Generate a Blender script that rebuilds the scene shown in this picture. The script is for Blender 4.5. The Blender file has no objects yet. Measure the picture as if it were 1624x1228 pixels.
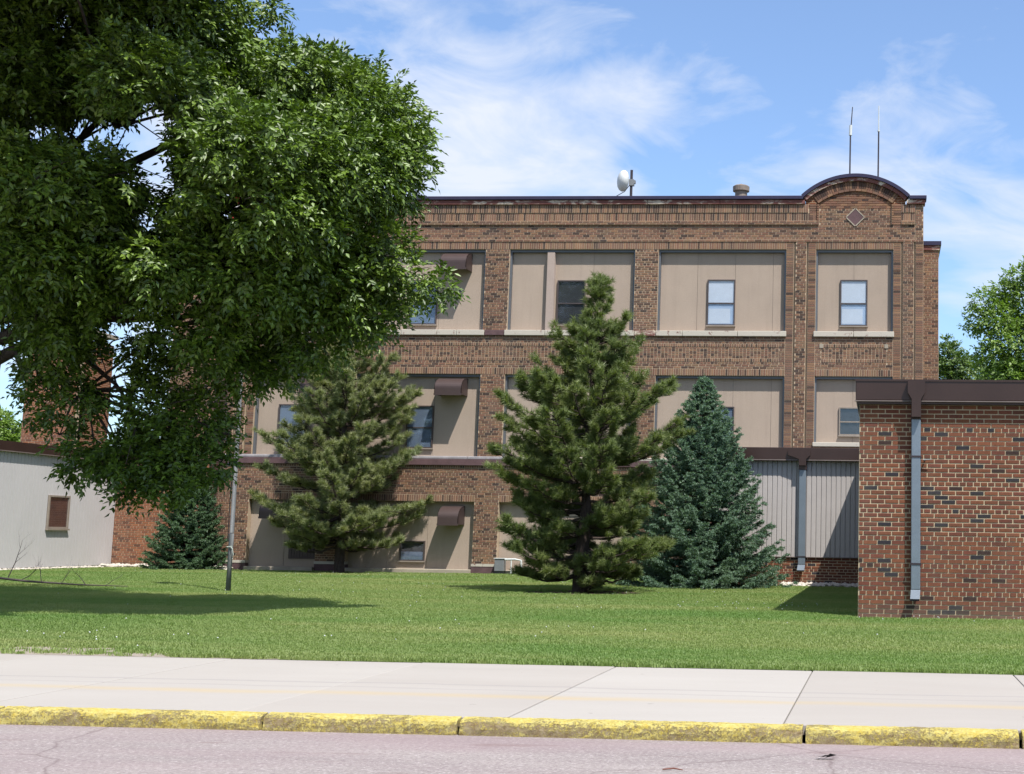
import bpy, bmesh, math, random
import numpy as np
from mathutils import Vector, Matrix

random.seed(7)
rng = np.random.default_rng(11)
SC = bpy.context.scene
COL = SC.collection

# ------------------------------------------------------------------ camera
CAM_H = 1.153
F_PX, CX, CY, PW, PH = 2151.6, 1263.9, 585.0, 1624.0, 1228.0
YAW, PITCH, ROLL = -0.06573, 0.12489, 0.01432
_cy, _sy, _cp, _sp = math.cos(YAW), math.sin(YAW), math.cos(PITCH), math.sin(PITCH)
fwd = Vector((_sy*_cp, _cy*_cp, _sp)); right = Vector((_cy, -_sy, 0)); up = right.cross(fwd)
r2 = right*math.cos(ROLL) + up*math.sin(ROLL)
u2 = up*math.cos(ROLL) - right*math.sin(ROLL)
cam = bpy.data.cameras.new('camera')
cam.sensor_fit = 'HORIZONTAL'; cam.sensor_width = 36.0
cam.lens = F_PX/PW*36.0
cam.shift_x = (PW/2 - CX)/PW
cam.shift_y = (CY - PH/2)/PW
cam.clip_start = 0.1; cam.clip_end = 3000
camo = bpy.data.objects.new('camera', cam); COL.objects.link(camo)
camo.matrix_world = Matrix((( r2.x, u2.x, -fwd.x, 0), (r2.y, u2.y, -fwd.y, 0), (r2.z, u2.z, -fwd.z, CAM_H), (0, 0, 0, 1)))
SC.camera = camo

def at(px, py, Y):
    """world point that stands at depth Y on the sight line of a photo pixel (used for measuring the place)"""
    a, b = (px-CX)/F_PX, (py-CY)/F_PX
    d = r2*a - u2*b + fwd
    return Vector((0, 0, CAM_H)) + d*(Y/d.y)

# ------------------------------------------------------------------ light
SUN_FROM = Vector((0.38, -0.45, 1.0)).normalized()
EL = math.asin(SUN_FROM.z); AZ = math.atan2(SUN_FROM.x, SUN_FROM.y)
world = bpy.data.worlds.new('World'); SC.world = world; world.use_nodes = True
wt = world.node_tree; wt.nodes.clear()
def wn(t, **k):
    n = wt.nodes.new(t)
    for a, v in k.items(): setattr(n, a, v)
    return n
out = wn('ShaderNodeOutputWorld'); bg = wn('ShaderNodeBackground'); bg.inputs['Strength'].default_value = 0.065
sky = wn('ShaderNodeTexSky', sky_type='NISHITA', sun_disc=False, sun_elevation=EL, sun_rotation=AZ)
sky.air_density = 1.0; sky.dust_density = 1.3; sky.ozone_density = 2.2; sky.altitude = 300
tc = wn('ShaderNodeTexCoord'); sep = wn('ShaderNodeSeparateXYZ'); wt.links.new(tc.outputs['Generated'], sep.inputs[0])
def wmath(op, a, b=None):
    n = wn('ShaderNodeMath', operation=op)
    for i, v in enumerate((a, b)):
        if v is None: continue
        if isinstance(v, (int, float)): n.inputs[i].default_value = v
        else: wt.links.new(v, n.inputs[i])
    return n.outputs[0]
mp = wn('ShaderNodeMapping'); mp.inputs['Location'].default_value = (30.17, 8.19, 15.3)
mp.inputs['Rotation'].default_value = (0, math.radians(30), 0); mp.inputs['Scale'].default_value = (1.0, 1.0, 2.3)
wt.links.new(tc.outputs['Generated'], mp.inputs[0])
n1 = wn('ShaderNodeTexNoise'); n1.inputs['Scale'].default_value = 3.6; n1.inputs['Detail'].default_value = 5; n1.inputs['Roughness'].default_value = 0.5; n1.inputs['Distortion'].default_value = 0.25
n2 = wn('ShaderNodeTexNoise'); n2.inputs['Scale'].default_value = 11.0; n2.inputs['Detail'].default_value = 7; n2.inputs['Roughness'].default_value = 0.6; n2.inputs['Distortion'].default_value = 0.9
wt.links.new(mp.outputs[0], n1.inputs['Vector']); wt.links.new(mp.outputs[0], n2.inputs['Vector'])
msum = wmath('ADD', wmath('MULTIPLY', n1.outputs['Fac'], 0.72), wmath('MULTIPLY', n2.outputs['Fac'], 0.28))
rmp = wn('ShaderNodeValToRGB'); rmp.color_ramp.elements[0].position = 0.46; rmp.color_ramp.elements[1].position = 0.615
rmp.color_ramp.elements[0].color = (0.07, 0.07, 0.07, 1); rmp.color_ramp.elements[1].color = (0.93, 0.93, 0.93, 1)
wt.links.new(msum, rmp.inputs[0])
gain = wn('ShaderNodeMix', data_type='RGBA', blend_type='MULTIPLY'); gain.inputs['Factor'].default_value = 1.0
wt.links.new(sky.outputs[0], gain.inputs['A']); gain.inputs['B'].default_value = (1.72, 1.98, 2.24, 1)
mixc = wn('ShaderNodeMix', data_type='RGBA'); wt.links.new(rmp.outputs['Color'], mixc.inputs['Factor'])
wt.links.new(gain.outputs['Result'], mixc.inputs['A']); mixc.inputs['B'].default_value = (8.6, 9.1, 10.2, 1)
wt.links.new(mixc.outputs['Result'], bg.inputs['Color']); wt.links.new(bg.outputs[0], out.inputs[0])

sl = bpy.data.lights.new('sun', 'SUN'); sl.energy = 5.0; sl.angle = math.radians(0.5); sl.color = (1.0, 0.965, 0.905)
so = bpy.data.objects.new('sun', sl); COL.objects.link(so)
so.rotation_euler = SUN_FROM.to_track_quat('Z', 'Y').to_euler(); so.location = (0, 0, 40)
vs = SC.view_settings; vs.view_transform = 'Standard'; vs.look = 'None'; vs.exposure = 0.65; vs.gamma = 1.0; vs.use_curve_mapping = False
SC.cycles.max_bounces = 5; SC.cycles.diffuse_bounces = 2; SC.cycles.glossy_bounces = 2; SC.cycles.transmission_bounces = 3; SC.cycles.transparent_max_bounces = 8

# ------------------------------------------------------------------ materials
def lin(c): 
    c = c/255.0
    return c/12.92 if c <= 0.04045 else ((c+0.055)/1.055)**2.4
EXPK = 1.56      # the picture is exposed this much brighter than exposure 0
def rgb(r, g, b, k=1.0): k *= EXPK; return (lin(r)/k, lin(g)/k, lin(b)/k, 1.0)

class NT:
    def __init__(s, name):
        s.m = bpy.data.materials.new(name); s.m.use_nodes = True; s.t = s.m.node_tree; s.t.nodes.clear()
        s.o = s.n('ShaderNodeOutputMaterial')
    def n(s, typ, **k):
        x = s.t.nodes.new(typ)
        for a, v in k.items(): setattr(x, a, v)
        return x
    def l(s, a, b): s.t.links.new(a, b)
    def val(s, sock, v):
        if hasattr(v, 'links') or isinstance(v, bpy.types.NodeSocket): s.l(v, sock)
        else: sock.default_value = v
    def mix(s, f, a, b, blend='MIX'):
        x = s.n('ShaderNodeMix', data_type='RGBA', blend_type=blend)
        s.val(x.inputs['Factor'], f); s.val(x.inputs['A'], a); s.val(x.inputs['B'], b)
        return x.outputs['Result']
    def noise(s, scale, detail=4, rough=0.6, vec=None, dist=0.0):
        x = s.n('ShaderNodeTexNoise'); x.inputs['Scale'].default_value = scale; x.inputs['Detail'].default_value = detail
        x.inputs['Roughness'].default_value = rough; x.inputs['Distortion'].default_value = dist
        if vec is not None: s.l(vec, x.inputs['Vector'])
        return x.outputs['Fac']
    def ramp(s, f, p0, p1, c0=(0, 0, 0, 1), c1=(1, 1, 1, 1)):
        x = s.n('ShaderNodeValToRGB'); e = x.color_ramp.elements
        if p0 > p1: p0, p1, c0, c1 = p1, p0, c1, c0
        e[0].position = p0; e[1].position = p1; e[0].color = c0; e[1].color = c1
        s.l(f, x.inputs[0]); return x.outputs['Color']
    def pos(s, scale=(1, 1, 1)):
        g = s.n('ShaderNodeNewGeometry'); m = s.n('ShaderNodeMapping'); m.inputs['Scale'].default_value = scale
        s.l(g.outputs['Position'], m.inputs[0]); return m.outputs[0]
    def math(s, op, a, b):
        x = s.n('ShaderNodeMath', operation=op); s.val(x.inputs[0], a); s.val(x.inputs[1], b); return x.outputs[0]
    def bump(s, h, strength=0.3, dist=0.01):
        x = s.n('ShaderNodeBump'); x.inputs['Strength'].default_value = strength; x.inputs['Distance'].default_value = dist
        s.l(h, x.inputs['Height']); return x.outputs[0]
    def bsdf(s, color, rough=0.8, metal=0.0, spec=0.4, normal=None, **k):
        x = s.n('ShaderNodeBsdfPrincipled'); s.val(x.inputs['Base Color'], color); s.val(x.inputs['Roughness'], rough)
        s.val(x.inputs['Metallic'], metal); s.val(x.inputs['Specular IOR Level'], spec)
        if normal is not None: s.l(normal, x.inputs['Normal'])
        for a, v in k.items(): s.val(x.inputs[a], v)
        return x.outputs[0]
    def done(s, sh): s.l(sh, s.o.inputs['Surface']); return s.m

def plain(name, col, rough=0.7, metal=0.0, var=0.15, scale=3.0, spec=0.4, bump=0.0, fine=60.0):
    t = NT(name); v = t.pos()
    f = t.noise(scale, 5, 0.65, v); d = tuple(c*(1-var) for c in col[:3])+(1,); u = tuple(min(1, c*(1+var)) for c in col[:3])+(1,)
    c = t.ramp(f, 0.3, 0.7, d, u)
    c = t.mix(1.0, c, t.ramp(t.noise(38, 4, 0.75, v), 0.3, 0.7, (0.93, 0.93, 0.93, 1), (1.06, 1.06, 1.06, 1)), 'MULTIPLY')
    nb = t.bump(t.noise(fine, 3, 0.6, v), bump, 0.01) if bump else None
    return t.done(t.bsdf(c, rough, metal, spec, nb))

def brick_mat(name, src):
    t = NT(name); v = t.pos()
    if src == 'attr': a = t.n('ShaderNodeAttribute', attribute_name='col'); c = a.outputs['Color']
    else: a = t.n('ShaderNodeObjectInfo'); c = a.outputs['Color']
    f = t.ramp(t.noise(26, 5, 0.7, v), 0.25, 0.75, (0.78, 0.78, 0.78, 1), (1.18, 1.18, 1.18, 1))
    g = t.ramp(t.noise(0.55, 4, 0.6, v), 0.3, 0.72, (0.84, 0.82, 0.80, 1), (1.1, 1.1, 1.1, 1))
    c = t.mix(1.0, c, f, 'MULTIPLY'); c = t.mix(1.0, c, g, 'MULTIPLY')
    sz = t.n('ShaderNodeSeparateXYZ'); gz = t.n('ShaderNodeNewGeometry'); t.l(gz.outputs['Position'], sz.inputs[0])
    soil = t.ramp(t.math('ADD', sz.outputs['Z'], t.math('MULTIPLY', t.noise(2.2, 4, 0.6, v), 0.30)), 0.40, 0.14)
    c = t.mix(t.math('MULTIPLY', soil, 0.45), c, (0.13, 0.105, 0.085, 1))
    run = t.ramp(t.noise(1.0, 5, 0.65, t.pos((2.6, 2.6, 0.22))), 0.52, 0.72)
    c = t.mix(t.math('MULTIPLY', run, 0.28), c, (0.10, 0.085, 0.075, 1))
    return t.done(t.bsdf(c, 0.88, 0, 0.25, t.bump(t.noise(140, 3, 0.7, v), 0.35, 0.006)))
M_BRICK = brick_mat('fired clay brick', 'attr')
M_BRICKO = brick_mat('fired clay brick face', 'obj')
K = 1.05
M_MORTAR = plain('tan lime mortar', rgb(206, 182, 154, K), 0.95, var=0.13, scale=5, bump=0.3)
M_MORTAR2 = plain('pale annex mortar', rgb(212, 190, 158, K), 0.95, var=0.12, scale=5, bump=0.3)

def brick_tex_mat(name, c1, c2, mortar):
    t = NT(name); g = t.n('ShaderNodeNewGeometry'); s = t.n('ShaderNodeSeparateXYZ'); t.l(g.outputs['Position'], s.inputs[0])
    u = t.math('ADD', s.outputs['X'], s.outputs['Y']); c = t.n('ShaderNodeCombineXYZ'); t.l(u, c.inputs[0]); t.l(s.outputs['Z'], c.inputs[1])
    b = t.n('ShaderNodeTexBrick'); b.inputs['Scale'].default_value = 1.0; b.inputs['Brick Width'].default_value = 0.213; b.inputs['Row Height'].default_value = 0.0703
    b.inputs['Mortar Size'].default_value = 0.006; b.inputs['Color1'].default_value = c1; b.inputs['Color2'].default_value = c2; b.inputs['Mortar'].default_value = mortar
    t.l(c.outputs[0], b.inputs['Vector'])
    return t.done(t.bsdf(b.outputs['Color'], 0.9, 0, 0.2))
M_BRICKTEX = brick_tex_mat('far brickwork', rgb(150, 92, 62, K), rgb(112, 70, 52, K), rgb(196, 168, 136, K))

def stucco_mat():
    t = NT('tan stucco panel'); v = t.pos(); oi = t.n('ShaderNodeObjectInfo')
    c = t.ramp(t.noise(1.2, 5, 0.65, v), 0.3, 0.7, rgb(183, 165, 149, .96), rgb(191, 172, 155, .96))
    c = t.mix(1.0, c, t.ramp(t.noise(30, 5, 0.8, v), 0.3, 0.7, (0.90, 0.90, 0.90, 1), (1.08, 1.08, 1.08, 1)), 'MULTIPLY')
    c = t.mix(1.0, c, t.ramp(oi.outputs['Random'], 0, 1, (0.96, 0.96, 0.96, 1), (1.03, 1.03, 1.03, 1)), 'MULTIPLY')
    run = t.ramp(t.noise(1.6, 5, 0.65, t.pos((4.0, 4.0, 0.25))), 0.50, 0.75)
    c = t.mix(t.math('MULTIPLY', run, 0.14), c, rgb(128, 112, 101, 1.05))
    return t.done(t.bsdf(c, 0.92, 0, 0.2, t.bump(t.noise(70, 4, 0.75, v), 0.6, 0.01)))
M_STUCCO = stucco_mat()
M_STUCCO2 = plain('pinkish stucco post', rgb(196, 176, 164, 1.08), 0.9, var=0.04, bump=0.3)
M_GREYFR = plain('grey painted flashing', rgb(118, 122, 128, 1.0), 0.45, 0.3, var=0.08)
M_JOINT = plain('dark joint sealant', (0.16, 0.135, 0.115, 1), 0.9, var=0.05)
M_COPING = plain('dark metal coping', rgb(70, 64, 84, 0.85), 0.38, 0.55, var=0.12)
def stone_mat():
    t = NT('weathered maroon stone with peeling white paint'); v = t.pos((0.8, 0.8, 2.2))
    f = t.ramp(t.noise(2.3, 8, 0.72, v, 0.4), 0.50, 0.60)
    c = t.mix(f, rgb(122, 78, 72, 0.8), rgb(214, 200, 182, 0.8))
    g = t.ramp(t.noise(14, 5, 0.7, t.pos()), 0.3, 0.7, (0.72, 0.7, 0.7, 1), (1.1, 1.1, 1.1, 1))
    return t.done(t.bsdf(t.mix(1.0, c, g, 'MULTIPLY'), 0.85, 0, 0.3, t.bump(t.noise(40, 4, 0.7, t.pos()), 0.4, 0.01)))
M_STONE = stone_mat()
def sill_mat():
    t = NT('painted white stone sill'); v = t.pos()
    f = t.ramp(t.noise(7, 7, 0.7, v, 0.3), 0.60, 0.66)
    c = t.mix(f, rgb(212, 203, 188, 1.02), rgb(128, 96, 88, 0.8))
    return t.done(t.bsdf(c, 0.8, 0, 0.3, t.bump(t.noise(60, 4, 0.7, v), 0.3, 0.01)))
M_SILL = sill_mat()
M_MAROON = plain('maroon stone band', rgb(104, 78, 80, 1.0), 0.8, var=0.2, scale=6, bump=0.3)
M_CONC = plain('grey foundation concrete', rgb(178, 166, 148, 1.0), 0.9, var=0.2, scale=2.5, bump=0.4)
M_BROWN = plain('dark brown metal fascia', rgb(70, 53, 48, 0.80), 0.32, 0.35, var=0.10, scale=1.5)
M_HOOD = plain('brown vent hood metal', rgb(84, 68, 65, 1.0), 0.5, 0.2, var=0.07, scale=4)
M_DRIP = plain('pale drip edge', rgb(140, 126, 120, 1.0), 0.5, 0.2)
M_PIPE = plain('blue grey downspout metal', rgb(132, 142, 152, 0.85), 0.35, 0.45, var=0.08)
M_SIDE = plain('grey vertical siding', rgb(180, 173, 169, 0.78), 0.55, 0.0, var=0.05, scale=1.6)
M_SIDE2 = plain('pale grey ribbed siding', rgb(200, 196, 195, 0.82), 0.6, 0.0, var=0.04, scale=1.0)
M_WINFR = plain('bronze window frame', rgb(92, 82, 80, 0.8), 0.4, 0.4)
M_WINFR2 = plain('tan window frame', rgb(150, 138, 126, 0.8), 0.5, 0.1)
M_BLIND = plain('white window blind', rgb(214, 222, 232, 0.95), 0.8, var=0.04)
M_BLINDS = plain('pale blue window shade', rgb(176, 196, 220, 0.95), 0.8, var=0.05)
M_BLINDB = plain('blue grey window shade', rgb(112, 128, 150, 1.0), 0.8, var=0.1)
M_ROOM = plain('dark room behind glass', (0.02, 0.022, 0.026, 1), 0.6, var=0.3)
def glass_mat():
    t = NT('window glass'); a = t.n('ShaderNodeBsdfTransparent'); a.inputs[0].default_value = (0.98, 0.985, 0.99, 1)
    g = t.n('ShaderNodeBsdfGlossy'); g.inputs['Roughness'].default_value = 0.03; g.inputs['Color'].default_value = (0.9, 0.95, 1, 1)
    fr = t.n('ShaderNodeLayerWeight'); fr.inputs['Blend'].default_value = 0.5
    w = t.n('ShaderNodeMixShader'); t.l(t.math('ADD', t.math('MULTIPLY', t.math('POWER', fr.outputs['Facing'], 4.0), 0.7), 0.04), w.inputs[0]); t.l(a.outputs[0], w.inputs[1]); t.l(g.outputs[0], w.inputs[2])
    return t.done(w.outputs[0])
M_GLASS = glass_mat()
M_ROOF = plain('roof membrane', (0.09, 0.085, 0.08, 1), 0.9)
M_WHITE = plain('white painted metal', rgb(225, 228, 226, 0.95), 0.5, var=0.04)
M_FLASH = plain('dull lead flashing', rgb(176, 170, 172, 1.05), 0.7, var=0.2, scale=6)
M_GALV = plain('galvanised steel', rgb(150, 152, 154, 1.05), 0.6, 0.3, var=0.12)
M_RUST = plain('weathered vent metal', rgb(150, 136, 126, 1.05), 0.7, 0.2, var=0.22, scale=8)
M_DKMET = plain('dark mast steel', rgb(72, 64, 68, 0.9), 0.5, 0.5)
M_ROPE = plain('pale rope', rgb(190, 200, 190, 0.85), 0.8)
M_BLACK = plain('black cord', (0.015, 0.015, 0.016, 1), 0.6)
M_FLAGB = plain('blue flag cloth', (0.03, 0.06, 0.22, 1), 0.8)
M_FLAGR = plain('red flag cloth', (0.40, 0.03, 0.03, 1), 0.8)
M_FLAGW = plain('white flag cloth', (0.7, 0.7, 0.7, 1), 0.8)
M_BARK = plain('grey brown bark', (0.055, 0.043, 0.035, 1), 0.95, var=0.4, scale=14, bump=0.8, fine=35)
M_PBARK = plain('dark pine bark', (0.045, 0.032, 0.026, 1), 0.95, var=0.4, scale=14, bump=0.8, fine=35)
M_DEAD = plain('dead branch bark', (0.07, 0.055, 0.05, 1), 0.95, var=0.3, scale=14)

def leaf_mat(name, c0, c1, rough=0.42, trans=0.25, spec=0.5):
    t = NT(name); g = t.n('ShaderNodeNewGeometry')
    c = t.ramp(g.outputs['Random Per Island'], 0.0, 1.0, c0, c1)
    big = t.ramp(t.noise(0.9, 3, 0.5, t.pos()), 0.3, 0.7, (0.8, 0.85, 0.8, 1), (1.15, 1.1, 1.0, 1))
    c = t.mix(1.0, c, big, 'MULTIPLY')
    b = t.bsdf(c, rough, 0, spec)
    tr = t.n('ShaderNodeBsdfTranslucent'); t.l(t.mix(1.0, c, (1.3, 1.5, 0.5, 1), 'MULTIPLY'), tr.inputs['Color'])
    w = t.n('ShaderNodeMixShader'); w.inputs[0].default_value = trans; t.l(b, w.inputs[1]); t.l(tr.outputs[0], w.inputs[2])
    return t.done(w.outputs[0])
M_ASH = leaf_mat('ash leaf', (0.031, 0.061, 0.007, 1), (0.135, 0.211, 0.023, 1), 0.46, 0.15, 0.5)
M_MAPLE = leaf_mat('pale maple leaf', (0.099, 0.171, 0.026, 1), (0.178, 0.262, 0.053, 1), 0.5, 0.3)
M_DARKLEAF = leaf_mat('dark far leaf', (0.060, 0.112, 0.029, 1), (0.120, 0.176, 0.047, 1), 0.5, 0.25)
M_PINE = leaf_mat('pine needles', (0.092, 0.127, 0.041, 1), (0.212, 0.245, 0.102, 1), 0.5, 0.32, 0.4)
M_PINE2 = leaf_mat('olive pine needles', (0.140, 0.166, 0.075, 1), (0.292, 0.310, 0.164, 1), 0.5, 0.32, 0.4)
M_SPRUCE = leaf_mat('blue spruce needles', (0.072, 0.128, 0.088, 1), (0.188, 0.283, 0.216, 1), 0.5, 0.25, 0.4)
M_SPRUCE2 = leaf_mat('green spruce needles', (0.052, 0.101, 0.053, 1), (0.142, 0.219, 0.131, 1), 0.5, 0.25, 0.4)

# ------------------------------------------------------------------ object helpers
def link(o, parent=None):
    COL.objects.link(o)
    if parent is not None: o.parent = parent
    return o
def tag(o, label=None, cat=None, group=None, kind=None):
    if label: o['label'] = label
    if cat: o['category'] = cat
    if group: o['group'] = group
    if kind: o['kind'] = kind
    return o
def empty(name, loc, label, cat, group=None):
    o = bpy.data.objects.new(name, None); o.location = loc; o.empty_display_size = 0.3
    link(o); tag(o, label, cat, group); o['_o'] = 0; del o['_o']
    return o
def rel(parent):
    """offset that keeps world coordinates for a child of parent"""
    v = Vector((0, 0, 0)); p = parent
    while p is not None: v += Vector(p.location); p = p.parent
    return v

class MB:
    def __init__(s): s.v = []; s.f = []; s.c = []; s.sm = False
    def quad(s, pts, col=None):
        i = len(s.v); s.v += [tuple(p) for p in pts]; s.f.append(tuple(range(i, i+len(pts)))); s.c.append(col)
    def box(s, x0, x1, y0, y1, z0, z1, col=None, back=True):
        i = len(s.v)
        s.v += [(x0, y0, z0), (x1, y0, z0), (x1, y0, z1), (x0, y0, z1), (x0, y1, z0), (x1, y1, z0), (x1, y1, z1), (x0, y1, z1)]
        F = [(0, 1, 2, 3), (1, 5, 6, 2), (4, 0, 3, 7), (3, 2, 6, 7), (4, 5, 1, 0)]
        if back: F.append((5, 4, 7, 6))
        for f in F: s.f.append(tuple(i+k for k in f)); s.c.append(col)
    def prism(s, poly, y0, y1, col=None):
        """poly: (x,z) counter-clockwise seen from the front (-Y)"""
        n = len(poly); i = len(s.v)
        s.v += [(x, y0, z) for x, z in poly]+[(x, y1, z) for x, z in poly]
        s.f.append(tuple(range(i, i+n))); s.c.append(col)
        s.f.append(tuple(range(i+2*n-1, i+n-1, -1))); s.c.append(col)
        for k in range(n):
            m = (k+1) % n; s.f.append((i+m, i+k, i+n+k, i+n+m)); s.c.append(col)
    def tube(s, pts, radii, n=8, cap=True, col=None):
        rings = []
        for k, p in enumerate(pts):
            p = Vector(p); a = Vector(pts[max(k-1, 0)]); b = Vector(pts[min(k+1, len(pts)-1)])
            d = (b-a).normalized(); e = d.cross(Vector((0, 0, 1)))
            if e.length < 1e-3: e = d.cross(Vector((0, 1, 0)))
            e.normalize(); g = d.cross(e); r = radii[k]; i = len(s.v)
            for j in range(n):
                t = 2*math.pi*j/n; s.v.append(tuple(p+e*(r*math.cos(t))+g*(r*math.sin(t))))
            rings.append(i)
        for a, b in zip(rings, rings[1:]):
            for j in range(n):
                m = (j+1) % n; s.f.append((a+j, b+j, b+m, a+m)); s.c.append(col)
        if cap:
            s.f.append(tuple(rings[0]+j for j in range(n))); s.c.append(col)
            s.f.append(tuple(rings[-1]+j for j in reversed(range(n)))); s.c.append(col)
    def build(s, name, mat, parent=None, kind=None, smooth=False, off=None):
        me = bpy.data.meshes.new(name)
        o_ = rel(parent) if off is None else Vector(off)
        me.from_pydata([(a-o_.x, b-o_.y, c-o_.z) for a, b, c in s.v], [], s.f)
        if any(c is not None for c in s.c):
            ca = me.color_attributes.new('col', 'FLOAT_COLOR', 'CORNER')
            arr = []
            for f, c in zip(s.f, s.c):
                c = c or (0.3, 0.2, 0.15, 1); arr += list(c)*len(f)
            ca.data.foreach_set('color', arr)
        me.materials.append(mat)
        if smooth: me.polygons.foreach_set('use_smooth', [True]*len(me.polygons))
        me.update()
        o = bpy.data.objects.new(name, me); link(o, parent)
        if off is not None and parent is None: o.location = off
        if kind: o['kind'] = kind
        return o
def single(name, mb, mat, base, label, cat, group=None, smooth=False):
    o = mb.build(name, mat, None, None, smooth, off=base); return tag(o, label, cat, group)
def boxpart(name, mat, parent, *a, bevel=0.0):
    m = MB(); m.box(*a); o = m.build(name, mat, parent)
    if bevel:
        b = o.modifiers.new('bevel', 'BEVEL'); b.width = bevel; b.segments = 2
    return o

# ------------------------------------------------------------------ brick laying
PAL_MAIN = [rgb(148, 113, 92, K), rgb(155, 117, 94, K), rgb(139, 107, 89, K), rgb(160, 123, 96, K), rgb(133, 101, 86, K), rgb(147, 118, 94, K), rgb(144, 105, 87, K)]
DARK_MAIN = [rgb(98, 76, 66, K), rgb(84, 68, 62, K), rgb(110, 84, 70, K)]
PAL_ANX = [rgb(134, 82, 62, K), rgb(142, 88, 64, K), rgb(124, 74, 60, K), rgb(142, 89, 65, K), rgb(120, 76, 61, K), rgb(134, 80, 64, K), rgb(136, 86, 65, K)]
DARK_ANX = [rgb(58, 54, 60, K), rgb(66, 62, 66, K), rgb(74, 56, 52, K)]
PAL_ORG = [rgb(170, 112, 82, K), rgb(178, 118, 84, K), rgb(162, 106, 80, K), rgb(156, 104, 80, K), rgb(174, 122, 92, K)]
DARK_ORG = [rgb(120, 82, 66, K), rgb(134, 90, 72, K)]
def pick(pal, dark, p):
    c = random.choice(dark) if random.random() < p else random.choice(pal)
    k = random.uniform(0.9, 1.09); return (c[0]*k, c[1]*k, c[2]*k, 1)
CH, BL, JT = 0.0703, 0.213, 0.0165
class Layer:
    """collects the bricks of one wall: a first few as objects of their own, the rest joined"""
    def __init__(s, parent, pal, dark, pd, mortar, limit=0, jt=JT, depth=0.03, ykeep=None):
        s.parent, s.pal, s.dark, s.pd, s.mm, s.limit, s.jt, s.depth = parent, pal, dark, pd, mortar, limit, jt, depth
        s.mb = MB(); s.back = MB(); s.n = 0; s.meshes = {}; s.single = False
    def brick(s, x0, x1, z0, z1, y, pd=None, c=None):
        if x1-x0 < 0.02 or z1-z0 < 0.02: return
        c = c or pick(s.pal, s.dark, s.pd if pd is None else pd); y = y+random.uniform(-0.0015, 0.0015)
        if s.single and s.n < s.limit:
            key = (round(x1-x0, 3), round(z1-z0, 3))
            me = s.meshes.get(key)
            if me is None:
                w, h = key[0]/2, key[1]/2; b = 0.004
                m = MB(); i = 0
                m.v = [(-w, b, -h), (w, b, -h), (w, b, h), (-w, b, h), (-w+b, 0, -h+b), (w-b, 0, -h+b), (w-b, 0, h-b), (-w+b, 0, h-b),
                       (-w, s.depth, -h), (w, s.depth, -h), (w, s.depth, h), (-w, s.depth, h)]
                m.f = [(4, 5, 6, 7), (0, 1, 5, 4), (1, 2, 6, 5), (2, 3, 7, 6), (3, 0, 4, 7), (8, 9, 1, 0), (9, 10, 2, 1), (10, 11, 3, 2), (11, 8, 0, 3)]
                me = bpy.data.meshes.new('brick'); me.from_pydata(m.v, [], m.f); me.materials.append(M_BRICKO); s.meshes[key] = me
            o = bpy.data.objects.new('brick', me); COL.objects.link(o); o.parent = s.parent; o.color = c
            o.location = Vector(((x0+x1)/2, y, (z0+z1)/2))-rel(s.parent); s.n += 1
        else:
            s.mb.box(x0, x1, y, y+s.depth, z0, z1, c, back=False)
    def backing(s, x0, x1, z0, z1, y, thick=0.45):
        s.back.box(x0, x1, y+0.008, y+thick, z0, z1)
    def rect(s, x0, x1, z0, z1, y, bond='run', pd=None, back=True, thick=0.45, hdr=6, clip=None, single=False):
        s.single = single
        if back: s.backing(x0, x1, z0, z1, y, thick)
        j = s.jt/2
        if bond in ('soldier', 'rowlock'):
            n = max(1, round((x1-x0)/CH)); w = (x1-x0)/n
            for k in range(n): s.brick(x0+k*w+j, x0+(k+1)*w-j, z0+j, z1-j, y, pd)
        else:
            n = max(1, round((z1-z0)/CH)); h = (z1-z0)/n
            for r in range(n):
                za, zb = z0+r*h, z0+(r+1)*h
                a, b = (x0, x1) if clip is None else clip((za+zb)/2)
                if b-a < 0.05: continue
                if bond == 'stack': L, offs = BL/2, 0
                elif bond == 'wide': L, offs = b-a, 0
                elif bond == 'head': L, offs = BL/2, 0
                else:
                    hd = hdr and (r+1+int(round(z0/CH))) % hdr == 0
                    L = BL/2 if hd else BL; offs = (0.0 if r % 2 else BL/2) if not hd else BL/4
                g0 = 0.0 if bond == 'run' else a
                k = math.floor((a-offs-g0)/L)
                if bond in ('stack', 'head', 'wide'):
                    m = max(1, round((b-a)/L)); L = (b-a)/m; k = 0
                while True:
                    xa, xb = g0+offs+k*L, g0+offs+(k+1)*L; k += 1
                    if xa >= b-1e-6: break
                    s.brick(max(xa, a)+j, min(xb, b)-j, za+j, zb-j, y, pd)
        s.single = False
    def finish(s):
        if s.back.f: s.back.build('mortar_backing', s.mm, s.parent)
        if s.mb.f: s.mb.build('brickwork', M_BRICK, s.parent, 'stuff')
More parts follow.
